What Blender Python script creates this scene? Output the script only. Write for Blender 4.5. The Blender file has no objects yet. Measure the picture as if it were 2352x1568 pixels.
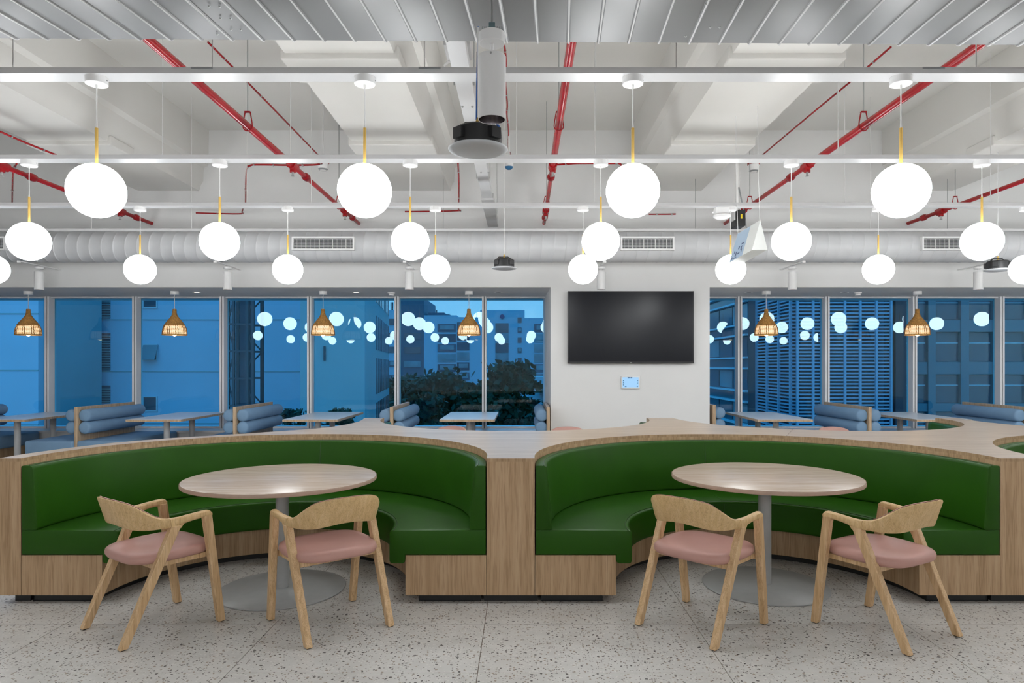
import bpy, bmesh, math, random
from mathutils import Vector, Matrix
random.seed(7)
S = bpy.context.scene
COL = S.collection
PI = math.pi

# ---------------------------------------------------------------- camera
F, CX, CY, CAMH = 1560.0, 1199.0, 840.0, 1.45
cam = bpy.data.cameras.new('camera')
cam.sensor_width = 36.0
cam.lens = F / 2352 * 36
cam.shift_x = -(CX - 1176) / 2352
cam.shift_y = (CY - 784) / 2352
cam.clip_end = 2000
cam_o = bpy.data.objects.new('camera', cam)
cam_o.location = (0, 0, CAMH)
cam_o.rotation_euler = (PI / 2, 0, 0)
COL.objects.link(cam_o)
S.camera = cam_o

# ---------------------------------------------------------------- view, world
S.view_settings.view_transform = 'Standard'
S.view_settings.look = 'None'
S.view_settings.gamma = 1.0
S.view_settings.use_curve_mapping = False
S.view_settings.exposure = 0.0
GLOBE_POWER = 19.0
S.cycles.max_bounces = 7
S.cycles.use_light_tree = False
S.cycles.glossy_bounces = 3
S.cycles.transmission_bounces = 3
S.cycles.caustics_reflective = False
S.cycles.caustics_refractive = False

W = bpy.data.worlds.new('dusk_sky')
S.world = W
W.use_nodes = True
nt = W.node_tree
nt.nodes.clear()
wo = nt.nodes.new('ShaderNodeOutputWorld')
bg = nt.nodes.new('ShaderNodeBackground')
tc = nt.nodes.new('ShaderNodeTexCoord')
sp = nt.nodes.new('ShaderNodeSeparateXYZ')
rp = nt.nodes.new('ShaderNodeValToRGB')
rp.color_ramp.elements[0].position = 0.0
rp.color_ramp.elements[0].color = (0.85, 0.68, 0.86, 1)
rp.color_ramp.elements[1].position = 0.6
rp.color_ramp.elements[1].color = (0.05, 0.76, 1.55, 1)
nt.links.new(tc.outputs['Generated'], sp.inputs[0])
nt.links.new(sp.outputs['Z'], rp.inputs[0])
nt.links.new(rp.outputs[0], bg.inputs['Color'])
bg.inputs['Strength'].default_value = 1.0
nt.links.new(bg.outputs[0], wo.inputs['Surface'])


def P(px, py, y):
    return Vector(((px - CX) * y / F, y, CAMH - (py - CY) * y / F))


def PZ(px, py, z):
    y = (CAMH - z) * F / (py - CY)
    return P(px, py, y)


# ---------------------------------------------------------------- materials
MATS = {}


def new_mat(name):
    m = bpy.data.materials.new(name)
    m.use_nodes = True
    MATS[name] = m
    b = m.node_tree.nodes['Principled BSDF']
    return m, m.node_tree, b


def add(ntree, kind, **kw):
    n = ntree.nodes.new(kind)
    for k, v in kw.items():
        setattr(n, k, v)
    return n


def plain(name, c, rough=0.5, metal=0.0, var=0.06, scale=6.0, bump=0.0, bscale=200.0, spec=0.5, coat=0.0, emit=None, estr=0.0):
    """principled colour with a slight noise variation and optional fine bump"""
    m, t, b = new_mat(name)
    geo = add(t, 'ShaderNodeNewGeometry')
    nz = add(t, 'ShaderNodeTexNoise')
    nz.inputs['Scale'].default_value = scale
    nz.inputs['Detail'].default_value = 3
    t.links.new(geo.outputs['Position'], nz.inputs['Vector'])
    r = add(t, 'ShaderNodeValToRGB')
    r.color_ramp.elements[0].position = 0.3
    r.color_ramp.elements[1].position = 0.7
    r.color_ramp.elements[0].color = (*[x * (1 - var) for x in c], 1)
    r.color_ramp.elements[1].color = (*[min(1, x * (1 + var)) for x in c], 1)
    t.links.new(nz.outputs['Fac'], r.inputs[0])
    t.links.new(r.outputs[0], b.inputs['Base Color'])
    b.inputs['Roughness'].default_value = rough
    b.inputs['Metallic'].default_value = metal
    b.inputs['Specular IOR Level'].default_value = spec
    b.inputs['Coat Weight'].default_value = coat
    if emit:
        b.inputs['Emission Color'].default_value = (*emit, 1)
        b.inputs['Emission Strength'].default_value = estr
    if bump:
        n2 = add(t, 'ShaderNodeTexNoise')
        n2.inputs['Scale'].default_value = bscale
        n2.inputs['Detail'].default_value = 2
        t.links.new(geo.outputs['Position'], n2.inputs['Vector'])
        bp = add(t, 'ShaderNodeBump')
        bp.inputs['Strength'].default_value = bump
        bp.inputs['Distance'].default_value = 0.002
        t.links.new(n2.outputs['Fac'], bp.inputs['Height'])
        t.links.new(bp.outputs[0], b.inputs['Normal'])
    return m


def wood(name, dark, mid, light, axis='Z', fine=1.0, rough=0.42, spec=0.4, world=True):
    m, t, b = new_mat(name)
    if world:
        co = add(t, 'ShaderNodeNewGeometry').outputs['Position']
    else:
        co = add(t, 'ShaderNodeTexCoord').outputs['Object']
    sc = {'X': (0.9, 22, 22), 'Y': (22, 0.9, 22), 'Z': (22, 22, 0.9)}[axis]
    mp = add(t, 'ShaderNodeMapping')
    mp.inputs['Scale'].default_value = tuple(s * fine for s in sc)
    t.links.new(co, mp.inputs['Vector'])
    nz = add(t, 'ShaderNodeTexNoise')
    nz.inputs['Scale'].default_value = 1.0
    nz.inputs['Detail'].default_value = 6
    nz.inputs['Roughness'].default_value = 0.62
    nz.inputs['Distortion'].default_value = 0.35
    t.links.new(mp.outputs[0], nz.inputs['Vector'])
    r = add(t, 'ShaderNodeValToRGB')
    e = r.color_ramp.elements
    e[0].position, e[0].color = 0.30, (*dark, 1)
    e[1].position, e[1].color = 0.70, (*light, 1)
    k = e.new(0.5)
    k.color = (*mid, 1)
    t.links.new(nz.outputs['Fac'], r.inputs[0])
    # fine pores
    mp2 = add(t, 'ShaderNodeMapping')
    mp2.inputs['Scale'].default_value = tuple(s * fine * 7 for s in sc)
    t.links.new(co, mp2.inputs['Vector'])
    n2 = add(t, 'ShaderNodeTexNoise')
    n2.inputs['Scale'].default_value = 1.0
    n2.inputs['Detail'].default_value = 2
    t.links.new(mp2.outputs[0], n2.inputs['Vector'])
    r2 = add(t, 'ShaderNodeValToRGB')
    r2.color_ramp.elements[0].position, r2.color_ramp.elements[0].color = 0.36, (0.80, 0.76, 0.72, 1)
    r2.color_ramp.elements[1].position, r2.color_ramp.elements[1].color = 0.5, (1, 1, 1, 1)
    t.links.new(n2.outputs['Fac'], r2.inputs[0])
    mx = add(t, 'ShaderNodeMix', data_type='RGBA', blend_type='MULTIPLY')
    mx.inputs[0].default_value = 1.0
    t.links.new(r.outputs[0], mx.inputs[6])
    t.links.new(r2.outputs[0], mx.inputs[7])
    t.links.new(mx.outputs[2], b.inputs['Base Color'])
    b.inputs['Roughness'].default_value = rough
    b.inputs['Specular IOR Level'].default_value = spec
    return m


def terrazzo():
    m, t, b = new_mat('terrazzo')
    pos = add(t, 'ShaderNodeNewGeometry').outputs['Position']
    base = add(t, 'ShaderNodeTexNoise')
    base.inputs['Scale'].default_value = 9
    base.inputs['Detail'].default_value = 4
    t.links.new(pos, base.inputs['Vector'])
    r = add(t, 'ShaderNodeValToRGB')
    r.color_ramp.elements[0].position, r.color_ramp.elements[0].color = 0.3, (0.60, 0.585, 0.56, 1)
    r.color_ramp.elements[1].position, r.color_ramp.elements[1].color = 0.7, (0.68, 0.665, 0.64, 1)
    t.links.new(base.outputs['Fac'], r.inputs[0])
    last = r.outputs[0]

    def chips(scale, size, keep, col, warp):
        nonlocal last
        nv = add(t, 'ShaderNodeTexNoise')
        nv.inputs['Scale'].default_value = scale * 0.9
        t.links.new(pos, nv.inputs['Vector'])
        mixv = add(t, 'ShaderNodeMix', data_type='VECTOR')
        mixv.inputs[0].default_value = warp
        t.links.new(pos, mixv.inputs[4])
        t.links.new(nv.outputs['Color'], mixv.inputs[5])
        v = add(t, 'ShaderNodeTexVoronoi')
        v.inputs['Scale'].default_value = scale
        t.links.new(mixv.outputs[1], v.inputs['Vector'])
        lt = add(t, 'ShaderNodeMath', operation='LESS_THAN')
        lt.inputs[1].default_value = size
        t.links.new(v.outputs['Distance'], lt.inputs[0])
        sep = add(t, 'ShaderNodeSeparateColor')
        t.links.new(v.outputs['Color'], sep.inputs[0])
        l2 = add(t, 'ShaderNodeMath', operation='LESS_THAN')
        l2.inputs[1].default_value = keep
        t.links.new(sep.outputs[0], l2.inputs[0])
        mu = add(t, 'ShaderNodeMath', operation='MULTIPLY')
        t.links.new(lt.outputs[0], mu.inputs[0])
        t.links.new(l2.outputs[0], mu.inputs[1])
        mx = add(t, 'ShaderNodeMix', data_type='RGBA')
        t.links.new(mu.outputs[0], mx.inputs[0])
        t.links.new(last, mx.inputs[6])
        mx.inputs[7].default_value = (*col, 1)
        last = mx.outputs[2]
    chips(75, 0.40, 0.30, (0.72, 0.70, 0.67), 0.010)
    chips(60, 0.36, 0.16, (0.36, 0.30, 0.245), 0.012)
    chips(95, 0.36, 0.20, (0.17, 0.15, 0.135), 0.010)
    chips(42, 0.28, 0.22, (0.10, 0.09, 0.085), 0.016)
    t.links.new(last, b.inputs['Base Color'])
    b.inputs['Roughness'].default_value = 0.34
    b.inputs['Specular IOR Level'].default_value = 0.35
    return m


def emissive(name, c, s, base=0.9):
    m, t, b = new_mat(name)
    b.inputs['Base Color'].default_value = (base, base, base, 1)
    b.inputs['Roughness'].default_value = 0.3
    b.inputs['Emission Color'].default_value = (*c, 1)
    b.inputs['Emission Strength'].default_value = s
    return m


def pane_glass():
    m, t, b = new_mat('tinted_glass')
    out = t.nodes['Material Output']
    t.nodes.remove(b)
    tr = add(t, 'ShaderNodeBsdfTransparent')
    tr.inputs['Color'].default_value = (0.47, 0.885, 0.985, 1)
    gl = add(t, 'ShaderNodeBsdfGlossy')
    gl.inputs['Roughness'].default_value = 0.0
    gl.inputs['Color'].default_value = (1, 0.97, 0.95, 1)
    fr = add(t, 'ShaderNodeFresnel')
    fr.inputs['IOR'].default_value = 1.40
    mx = add(t, 'ShaderNodeMixShader')
    t.links.new(fr.outputs[0], mx.inputs[0])
    t.links.new(tr.outputs[0], mx.inputs[1])
    t.links.new(gl.outputs[0], mx.inputs[2])
    t.links.new(mx.outputs[0], out.inputs['Surface'])
    return m


WHITE = (0.80, 0.795, 0.775)
plain('ceiling_paint', (0.73, 0.72, 0.69), 0.7, var=0.02, scale=1.2)
plain('wall_paint', (0.80, 0.80, 0.795), 0.65, var=0.015, scale=1.5)
plain('soffit_paint', (0.82, 0.82, 0.82), 0.6, var=0.015, scale=1.5)
plain('steel_white', (0.53, 0.53, 0.535), 0.35, var=0.02, scale=3)
plain('plank_metal', (0.175, 0.175, 0.178), 0.42, metal=0.15, var=0.03, scale=2)
plain('seam_white', (0.50, 0.50, 0.50), 0.3, var=0.02, spec=0.6)
plain('duct_metal', (0.58, 0.59, 0.605), 0.38, var=0.03, scale=5)
plain('white_plastic', (0.82, 0.82, 0.82), 0.35, var=0.01)
plain('cord_white', (0.75, 0.75, 0.74), 0.5, var=0.01)
plain('brass', (0.72, 0.47, 0.13), 0.38, metal=0.6, var=0.04, scale=30)
plain('red_paint', (0.34, 0.009, 0.013), 0.25, var=0.12, scale=14, spec=0.35)
plain('black_plastic', (0.012, 0.012, 0.013), 0.45, var=0.1)
plain('grille_cloth', (0.55, 0.57, 0.60), 0.6, var=0.03, bump=0.2, bscale=500)
plain('reflector', (0.30, 0.28, 0.31), 0.18, metal=0.9, var=0.2, scale=50)
plain('blue_plastic', (0.03, 0.16, 0.34), 0.4)
plain('blue_cable', (0.02, 0.12, 0.45), 0.4)
plain('zinc', (0.45, 0.46, 0.46), 0.35, metal=0.8)
plain('dark_void', (0.03, 0.032, 0.035), 0.8)
plain('grey_slot', (0.25, 0.26, 0.27), 0.6)
plain('plinth_black', (0.012, 0.012, 0.012), 0.5)
plain('grout', (0.23, 0.19, 0.15), 0.8)
plain('table_grey', (0.42, 0.43, 0.43), 0.38, var=0.03, scale=20)
plain('leg_grey', (0.55, 0.56, 0.57), 0.35, var=0.02)
plain('laminate_white', (0.74, 0.75, 0.76), 0.28, var=0.01)
plain('green_leather', (0.018, 0.079, 0.003), 0.40, var=0.08, scale=4, bump=0.10, bscale=260, spec=0.17)
plain('green_piping', (0.020, 0.062, 0.010), 0.4, var=0.05)
plain('pink_leather', (0.50, 0.275, 0.235), 0.5, var=0.04, scale=5, bump=0.06, bscale=300)
plain('blue_fabric', (0.18, 0.31, 0.47), 0.7, var=0.04, scale=8, bump=0.15, bscale=600)
plain('tv_bezel', (0.008, 0.008, 0.009), 0.35)
plain('tv_screen', (0.004, 0.005, 0.009), 0.24, spec=0.20)
plain('mullion_alu', (0.84, 0.85, 0.87), 0.4, metal=0.0, var=0.02)
plain('mullion_gasket', (0.16, 0.17, 0.18), 0.6)
plain('sill_white', (0.78, 0.79, 0.80), 0.35)
plain('rattan', (0.52, 0.29, 0.085), 0.6, var=0.35, scale=60)
plain('rattan_dark', (0.20, 0.10, 0.03), 0.6, var=0.35, scale=60)
plain('sign_white', (0.72, 0.74, 0.72), 0.5, var=0.02)
plain('sign_blue', (0.40, 0.52, 0.66), 0.5, var=0.03)
plain('sign_ink', (0.10, 0.13, 0.24), 0.5)
plain('yellow_tag', (0.8, 0.6, 0.02), 0.5)
plain('clamp_teal', (0.16, 0.24, 0.26), 0.35, metal=0.5)
plain('rubber', (0.02, 0.018, 0.016), 0.6)
terrazzo()
wood('oak_panel', (0.37, 0.235, 0.125), (0.47, 0.315, 0.18), (0.55, 0.385, 0.235), 'Z', 1.0)
wood('oak_top', (0.44, 0.335, 0.245), (0.52, 0.41, 0.31), (0.60, 0.49, 0.38), 'X', 0.8, rough=0.30, spec=0.5)
wood('oak_edge', (0.30, 0.19, 0.10), (0.42, 0.28, 0.16), (0.54, 0.38, 0.23), 'Z', 1.7)
wood('ash_leg', (0.50, 0.315, 0.155), (0.65, 0.44, 0.24), (0.74, 0.53, 0.32), 'Z', 2.2, world=False)
wood('ash_ply', (0.57, 0.38, 0.175), (0.66, 0.455, 0.225), (0.72, 0.52, 0.28), 'Z', 2.4, world=False)
wood('booth_wood', (0.42, 0.30, 0.19), (0.52, 0.385, 0.255), (0.62, 0.48, 0.33), 'Z', 1.6)
wood('tabletop_wood', (0.44, 0.335, 0.255), (0.53, 0.42, 0.335), (0.61, 0.50, 0.41), 'X', 1.0, rough=0.27, spec=0.55)
emissive('globe_light', (0.96, 0.985, 1.0), GLOBE_POWER)
emissive('warm_bulb', (1.0, 0.66, 0.30), 8.0)
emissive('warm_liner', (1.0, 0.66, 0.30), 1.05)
emissive('screen_glow', (0.36, 0.66, 1.0), 0.95, 0.02)
emissive('screen_mark', (0.03, 0.22, 0.50), 0.55, 0.02)
emissive('spot_led', (1.0, 0.9, 0.7), 3.0)
pane_glass()
# the town outside
plain('block_white', (0.54, 0.62, 0.72), 0.8, var=0.06, scale=0.25)
plain('block_grey', (0.34, 0.43, 0.44), 0.8, var=0.06, scale=0.2)
plain('block_pale', (0.42, 0.50, 0.58), 0.8, var=0.05, scale=0.05)
plain('block_dark', (0.11, 0.13, 0.17), 0.7, var=0.10, scale=0.05)
plain('block_maroon', (0.10, 0.055, 0.065), 0.7)
plain('far_window', (0.05, 0.08, 0.11), 0.15, var=0.2, scale=0.3, spec=0.8)
plain('far_window_pale', (0.20, 0.27, 0.30), 0.3, var=0.25, scale=0.4)  # paler variant of the distant pane colour
plain('louvre_slat', (0.34, 0.42, 0.52), 0.5)
plain('steel_dark', (0.06, 0.075, 0.09), 0.5)
plain('slab_white', (0.62, 0.66, 0.70), 0.6)
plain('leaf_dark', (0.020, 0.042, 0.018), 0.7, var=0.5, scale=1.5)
plain('bark', (0.05, 0.045, 0.04), 0.9)
plain('asphalt', (0.10, 0.105, 0.11), 0.9, var=0.2, scale=0.2)
plain('block_slate', (0.17, 0.21, 0.23), 0.8, var=0.08, scale=0.2)
plain('logo_blue', (0.02, 0.05, 0.16), 0.6)

# ---------------------------------------------------------------- geometry helpers


class MB:
    def __init__(self):
        self.v, self.f = [], []

    def quad_grid(self, rows, close_u=False, close_v=False):
        o = len(self.v)
        n, k = len(rows), len(rows[0])
        for r in rows:
            self.v.extend(tuple(p) for p in r)
        for i in range(n if close_v else n - 1):
            for j in range(k if close_u else k - 1):
                a, b2 = o + i * k + j, o + i * k + (j + 1) % k
                c, d = o + ((i + 1) % n) * k + (j + 1) % k, o + ((i + 1) % n) * k + j
                self.f.append((a, b2, c, d))
        return o, n, k

    def cap(self, idx):
        self.f.append(tuple(idx))

    def box(self, x0, x1, y0, y1, z0, z1):
        o = len(self.v)
        self.v += [(x0, y0, z0), (x1, y0, z0), (x1, y1, z0), (x0, y1, z0), (x0, y0, z1), (x1, y0, z1), (x1, y1, z1), (x0, y1, z1)]
        self.f += [tuple(o + i for i in q) for q in ((3, 2, 1, 0), (4, 5, 6, 7), (0, 1, 5, 4), (1, 2, 6, 5), (2, 3, 7, 6), (3, 0, 4, 7))]
        return self

    def hexa(self, p):
        """eight corners, bottom four then top four"""
        o = len(self.v)
        self.v += [tuple(q) for q in p]
        self.f += [tuple(o + i for i in q) for q in ((3, 2, 1, 0), (4, 5, 6, 7), (0, 1, 5, 4), (1, 2, 6, 5), (2, 3, 7, 6), (3, 0, 4, 7))]
        return self

    def tube(self, pts, r, n=8, r2=None, caps=True, closed=False):
        pts = [Vector(p) for p in pts]
        rows = []
        up = None
        m = len(pts)
        for i, p in enumerate(pts):
            if closed:
                d = pts[(i + 1) % m] - pts[i - 1]
            else:
                d = (pts[min(i + 1, m - 1)] - pts[max(i - 1, 0)])
            d.normalize()
            if up is None:
                a = Vector((0, 0, 1)) if abs(d.z) < 0.9 else Vector((1, 0, 0))
                up = a
            s = d.cross(up)
            if s.length < 1e-5:
                s = d.cross(Vector((0.3, 1, 0.2)))
            s.normalize()
            u = s.cross(d).normalized()
            up = u
            rr = r if r2 is None else r + (r2 - r) * i / max(1, m - 1)
            if isinstance(r, (list, tuple)):
                rr = r[i]
            rows.append([p + (s * math.cos(2 * PI * j / n) + u * math.sin(2 * PI * j / n)) * rr for j in range(n)])
        o, nn, k = self.quad_grid(rows, close_u=True, close_v=closed)
        if caps and not closed:
            self.cap([o + j for j in range(k)][::-1])
            self.cap([o + (nn - 1) * k + j for j in range(k)])
        return self

    def lathe(self, prof, c=(0, 0, 0), n=32, axis='Z', cap0=True, cap1=True):
        rows = []
        for r, h in prof:
            row = []
            for j in range(n):
                a = 2 * PI * j / n
                if axis == 'Z':
                    row.append((c[0] + r * math.cos(a), c[1] + r * math.sin(a), c[2] + h))
                elif axis == 'X':
                    row.append((c[0] + h, c[1] + r * math.cos(a), c[2] + r * math.sin(a)))
                else:
                    row.append((c[0] + r * math.cos(a), c[1] + h, c[2] + r * math.sin(a)))
            rows.append(row)
        o, nn, k = self.quad_grid(rows, close_u=True)
        if cap0 and prof[0][0] > 1e-5:
            self.cap([o + j for j in range(k)][::-1])
        if cap1 and prof[-1][0] > 1e-5:
            self.cap([o + (nn - 1) * k + j for j in range(k)])
        return self

    def prism(self, poly, z0, z1):
        o = len(self.v)
        k = len(poly)
        self.v += [(x, y, z0) for x, y in poly] + [(x, y, z1) for x, y in poly]
        self.f.append(tuple(o + i for i in range(k))[::-1])
        self.f.append(tuple(o + k + i for i in range(k)))
        for i in range(k):
            j = (i + 1) % k
            self.f.append((o + i, o + j, o + k + j, o + k + i))
        return self

    def mesh(self, name, smooth=None, bevel=0.0, segs=2, sub=0):
        me = bpy.data.meshes.new(name)
        me.from_pydata(self.v, [], self.f)
        bm = bmesh.new()
        bm.from_mesh(me)
        bmesh.ops.remove_doubles(bm, verts=bm.verts, dist=1e-6)
        bmesh.ops.recalc_face_normals(bm, faces=bm.faces)
        if bevel:
            es = [e for e in bm.edges if len(e.link_faces) == 2 and e.calc_face_angle(0) > 0.6]
            bmesh.ops.bevel(bm, geom=es, offset=bevel, segments=segs, affect='EDGES', profile=0.5, clamp_overlap=True)
        if smooth is not None:
            lim = math.radians(smooth)
            for f in bm.faces:
                f.smooth = True
            for e in bm.edges:
                if len(e.link_faces) == 2 and e.calc_face_angle(0) > lim:
                    e.smooth = False
        bm.to_mesh(me)
        bm.free()
        return me


def obj(name, me, mat, parent=None, world=True):
    """link a mesh; with a parent, mesh coordinates stay world coordinates unless world=False"""
    o = bpy.data.objects.new(name, me)
    COL.objects.link(o)
    if mat and len(me.materials) == 0:
        me.materials.append(MATS[mat])
    if parent is not None:
        o.parent = parent
        if world:
            l = Vector((0, 0, 0))
            q = parent
            while q is not None:
                l = l + q.location if q.type == 'EMPTY' else l
                q = q.parent
            o.matrix_parent_inverse = Matrix.Translation(-l)
    return o


def sub(name, me, mat, parent):
    """sub-part of a mesh part: same frame as the part"""
    o = bpy.data.objects.new(name, me)
    COL.objects.link(o)
    if mat and len(me.materials) == 0:
        me.materials.append(MATS[mat])
    o.parent = parent
    return o


def tag(o, label, cat, group=None):
    o['label'] = label
    o['category'] = cat
    if group:
        o['group'] = group
    return o


def thing(name, label, cat, loc=(0, 0, 0), rotz=0.0, group=None):
    o = bpy.data.objects.new(name, None)
    o.empty_display_size = 0.1
    COL.objects.link(o)
    o.location = loc
    o.rotation_euler = (0, 0, rotz)
    return tag(o, label, cat, group)


def struct(o, label=None):
    o['kind'] = 'structure'
    if label:
        o['label'] = label
        o['category'] = o.name.split('_')[0]
    return o


def sempty(name, label, loc=(0, 0, 0)):
    o = bpy.data.objects.new(name, None)
    o.empty_display_size = 0.1
    COL.objects.link(o)
    o.location = loc
    return struct(o, label)


def dup(root, loc, rotz=None, label=None, group=None):
    def cp(o, par):
        c = o.copy()
        COL.objects.link(c)
        c.parent = par
        for ch in kids.get(o.name, []):
            cp(ch, c)
        return c
    kids = {}

    def gather(o):
        kids[o.name] = list(o.children)
        for ch in o.children:
            gather(ch)
    gather(root)
    r = cp(root, None)
    r.location = loc
    if rotz is not None:
        r.rotation_euler = (0, 0, rotz)
    if label:
        r['label'] = label
    if group:
        r['group'] = group
    return r


def boxmesh(name, x0, x1, y0, y1, z0, z1, bevel=0.0, segs=2):
    return MB().box(min(x0, x1), max(x0, x1), y0, y1, min(z0, z1), max(z0, z1)).mesh(name, bevel=bevel, segs=segs)


# ================================================================ ROOM SHELL
RX0, RX1, RY0, RY1 = -11.0, 11.0, -8.0, 10.55
ZS = 4.64          # slab underside
ZB = 3.82          # beam underside
YW = 10.55         # glass plane
YB = 9.20          # bulkhead / column face
ZSOF = 2.517       # soffit underside

fl = struct(obj('floor', boxmesh('floor', RX0, RX1, RY0, 11.0, -0.12, -0.003), 'grout'), 'pale speckled terrazzo floor laid in long rectangular tiles')
# terrazzo tiles in view
TX, TY = 1.18, 0.603
tile = boxmesh('floor_tile', 0.002, TX - 0.002, 0.002, TY - 0.002, -0.003, 0.0)
x00, y00 = -0.21 - 8 * TX, 3.211 - 4 * TY
for i in range(16):
    for j in range(20):
        if not (y00 + j * TY > 10.9):
            t_ = bpy.data.objects.new('floor_tile', tile)
            if not tile.materials:
                tile.materials.append(MATS['terrazzo'])
            COL.objects.link(t_)
            t_.location = (x00 + i * TX, y00 + j * TY, 0)
            t_.parent = fl

struct(obj('ceiling', boxmesh('ceiling', RX0, RX1, RY0, 11.0, ZS, ZS + 0.2), 'ceiling_paint'), 'white painted concrete ceiling with deep beams')
# beams running away from the camera and the cross ribs, parts of the ceiling
ceil = bpy.data.objects['ceiling']
YCR = (-5.1, -3.05, -1.0, 1.05, 3.1, 5.15, 7.16)
for k in range(-3, 5):
    xc = -1.385 + 3.40 * k
    if not RX0 + 0.5 < xc < RX1 - 0.5:
        continue
    w = 0.415
    # beam with softened lower corners and a stepped haunch on each side
    pr = [(-w - 0.13, ZS), (-w - 0.12, ZB + 0.34), (-w - 0.06, ZB + 0.31), (-w - 0.05, ZB + 0.12), (-w - 0.015, ZB + 0.07), (-w, ZB), (w, ZB), (w + 0.015, ZB + 0.07), (w + 0.05, ZB + 0.12), (w + 0.06, ZB + 0.31), (w + 0.12, ZB + 0.34), (w + 0.13, ZS)]
    m = MB()
    m.quad_grid([[(xc + px_, y, z) for px_, z in pr] for y in (RY0, YB + 0.12)])
    obj('ceiling_beam', m.mesh('ceiling_beam', smooth=50), 'ceiling_paint', ceil)
    for y in YCR:
        m = MB()
        m.box(xc - w - 0.035, xc + w + 0.035, y, y + 0.44, ZB - 0.045, ZB + 0.06)
        obj('beam_rib', m.mesh('beam_rib', bevel=0.012), 'ceiling_paint', ceil)

struct(obj('wall_left', boxmesh('wall_left', RX0 - 0.15, RX0, RY0, 11.0, 0, ZS), 'wall_paint'), 'plain white side wall beyond the blue booths')
struct(obj('wall_right', boxmesh('wall_right', RX1, RX1 + 0.15, RY0, 11.0, 0, ZS), 'wall_paint'), 'plain white side wall at the far end of the booths')
struct(obj('wall_back', boxmesh('wall_back', RX0, RX1, RY0 - 0.15, RY0, 0, ZS), 'wall_paint'), 'plain white wall opposite the windows')

# window wall: bulkhead, soffit, column, lower wall
XC0, XC1 = 0.389, 2.542
bh = struct(obj('wall_bulkhead', boxmesh('wall_bulkhead', RX0, RX1, YB, YB + 0.12, ZSOF, ZS), 'wall_paint'), 'white bulkhead above the windows behind the round duct')  # upper part added up to the slab to brighten the far ceiling
for a, b2, c, d in ((778, 855, 608, 643), (2010, 2107, 608, 645)):
    m = MB()
    p, q = P(a, c, YB), P(b2, d, YB)
    m.box(p.x, q.x, YB - 0.004, YB, q.z, p.z)
    obj('access_panel', m.mesh('access_panel'), 'wall_paint', bh)
struct(obj('trim_1', boxmesh('trim_1', RX0, RX1, YB + 0.12, 10.95, ZSOF, ZSOF + 0.06), 'soffit_paint'), 'flat grey window soffit with small downlights')
struct(obj('wall_upper', boxmesh('wall_upper', RX0, RX1, 10.95, 11.1, ZSOF, ZS), 'wall_paint'), 'white wall above the window soffit')
m = MB()
m.hexa([(XC0, YB, 0), (XC1, YB, 0), (XC1 + 0.05, 10.95, 0), (XC0 - 0.046, 10.95, 0), (XC0, YB, ZSOF), (XC1, YB, ZSOF), (XC1 + 0.05, 10.95, ZSOF), (XC0 - 0.046, 10.95, ZSOF)])
struct(obj('wall_column', m.mesh('wall_column'), 'wall_paint'), 'wide white column between the two window bands')
struct(obj('wall_sill', boxmesh('wall_sill', RX0, RX1, 10.10, 10.95, 0, 0.46), 'wall_paint'), 'low pale wall under the windows')

# windows: mullions, panes, sill
MULL_L = [107 - 201.3 * 2, 107 - 201.3, 107, 308, 509, 710, 911, 1112]
MULL_R = [1700, 1901, 2102, 2303, 2504, 2705]
YM = 10.42


def window(name, label, x0, x1, mull):
    w = sempty(name, label, ((x0 + x1) / 2, YW, 0.49))
    obj('window_sill', boxmesh('window_sill', x0, x1, 10.06, 10.95, 0.46, 0.492, 0.004), 'sill_white', w)
    xs = [(px - CX) * YM / F for px in mull]
    for x in xs:
        m = MB()
        m.box(x - 0.034, x - 0.006, YM, YM + 0.17, 0.492, ZSOF)
        m.box(x + 0.006, x + 0.034, YM, YM + 0.17, 0.492, ZSOF)
        mo = obj('mullion', m.mesh('mullion', bevel=0.003), 'mullion_alu', w)
        sub('gasket', boxmesh('gasket', x - 0.006, x + 0.006, YM + 0.012, YM + 0.16, 0.492, ZSOF), 'mullion_gasket', mo)
    ed = [x0] + xs + [x1]
    for a, b2 in zip(ed[:-1], ed[1:]):
        obj('pane', boxmesh('pane', a + 0.02, b2 - 0.02, YW, YW + 0.004, 0.492, ZSOF), 'tinted_glass', w)
    m = MB()
    m.box(x0, x1, YM + 0.05, YM + 0.17, ZSOF - 0.02, ZSOF)
    m.box(x0, x1, YM + 0.05, YM + 0.17, 0.492, 0.515)
    obj('window_frame', m.mesh('window_frame'), 'mullion_alu', w)
    return w


window('window_1', 'band of tall blue-tinted panes looking onto trees and pale blocks', RX0, XC0 - 0.035, MULL_L)
window('window_2', 'band of tall blue-tinted panes looking onto a louvred tower', XC1 + 0.035, RX1, MULL_R)

# ================================================================ CURVED BOOTH ISLAND
YF = 4.14          # front plane
YA = 4.19          # arc centre of the front booths
YBK, YBA = 7.36, 7.30   # back plane, arc centre of the back booths
R0 = 1.42
ZC = 0.887
FRONT = [(-1.635, 1), (1.497, 1), (4.629, 1)]
BACK = [(-0.073, -1), (3.059, -1)]
XMID = 1.497
NA = 40


def path(cx, d):
    """list of (x, y, nx, ny): walk around a booth, opening towards -d*y"""
    yf, ya = (YF, YA) if d > 0 else (YBK, YBA)
    out = [(cx, yf, 1, 0)]
    for i in range(NA + 1):
        a = PI * i / NA
        out.append((cx, ya, math.cos(a), d * math.sin(a)))
    out.append((cx, yf, -1, 0))
    return out


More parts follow.
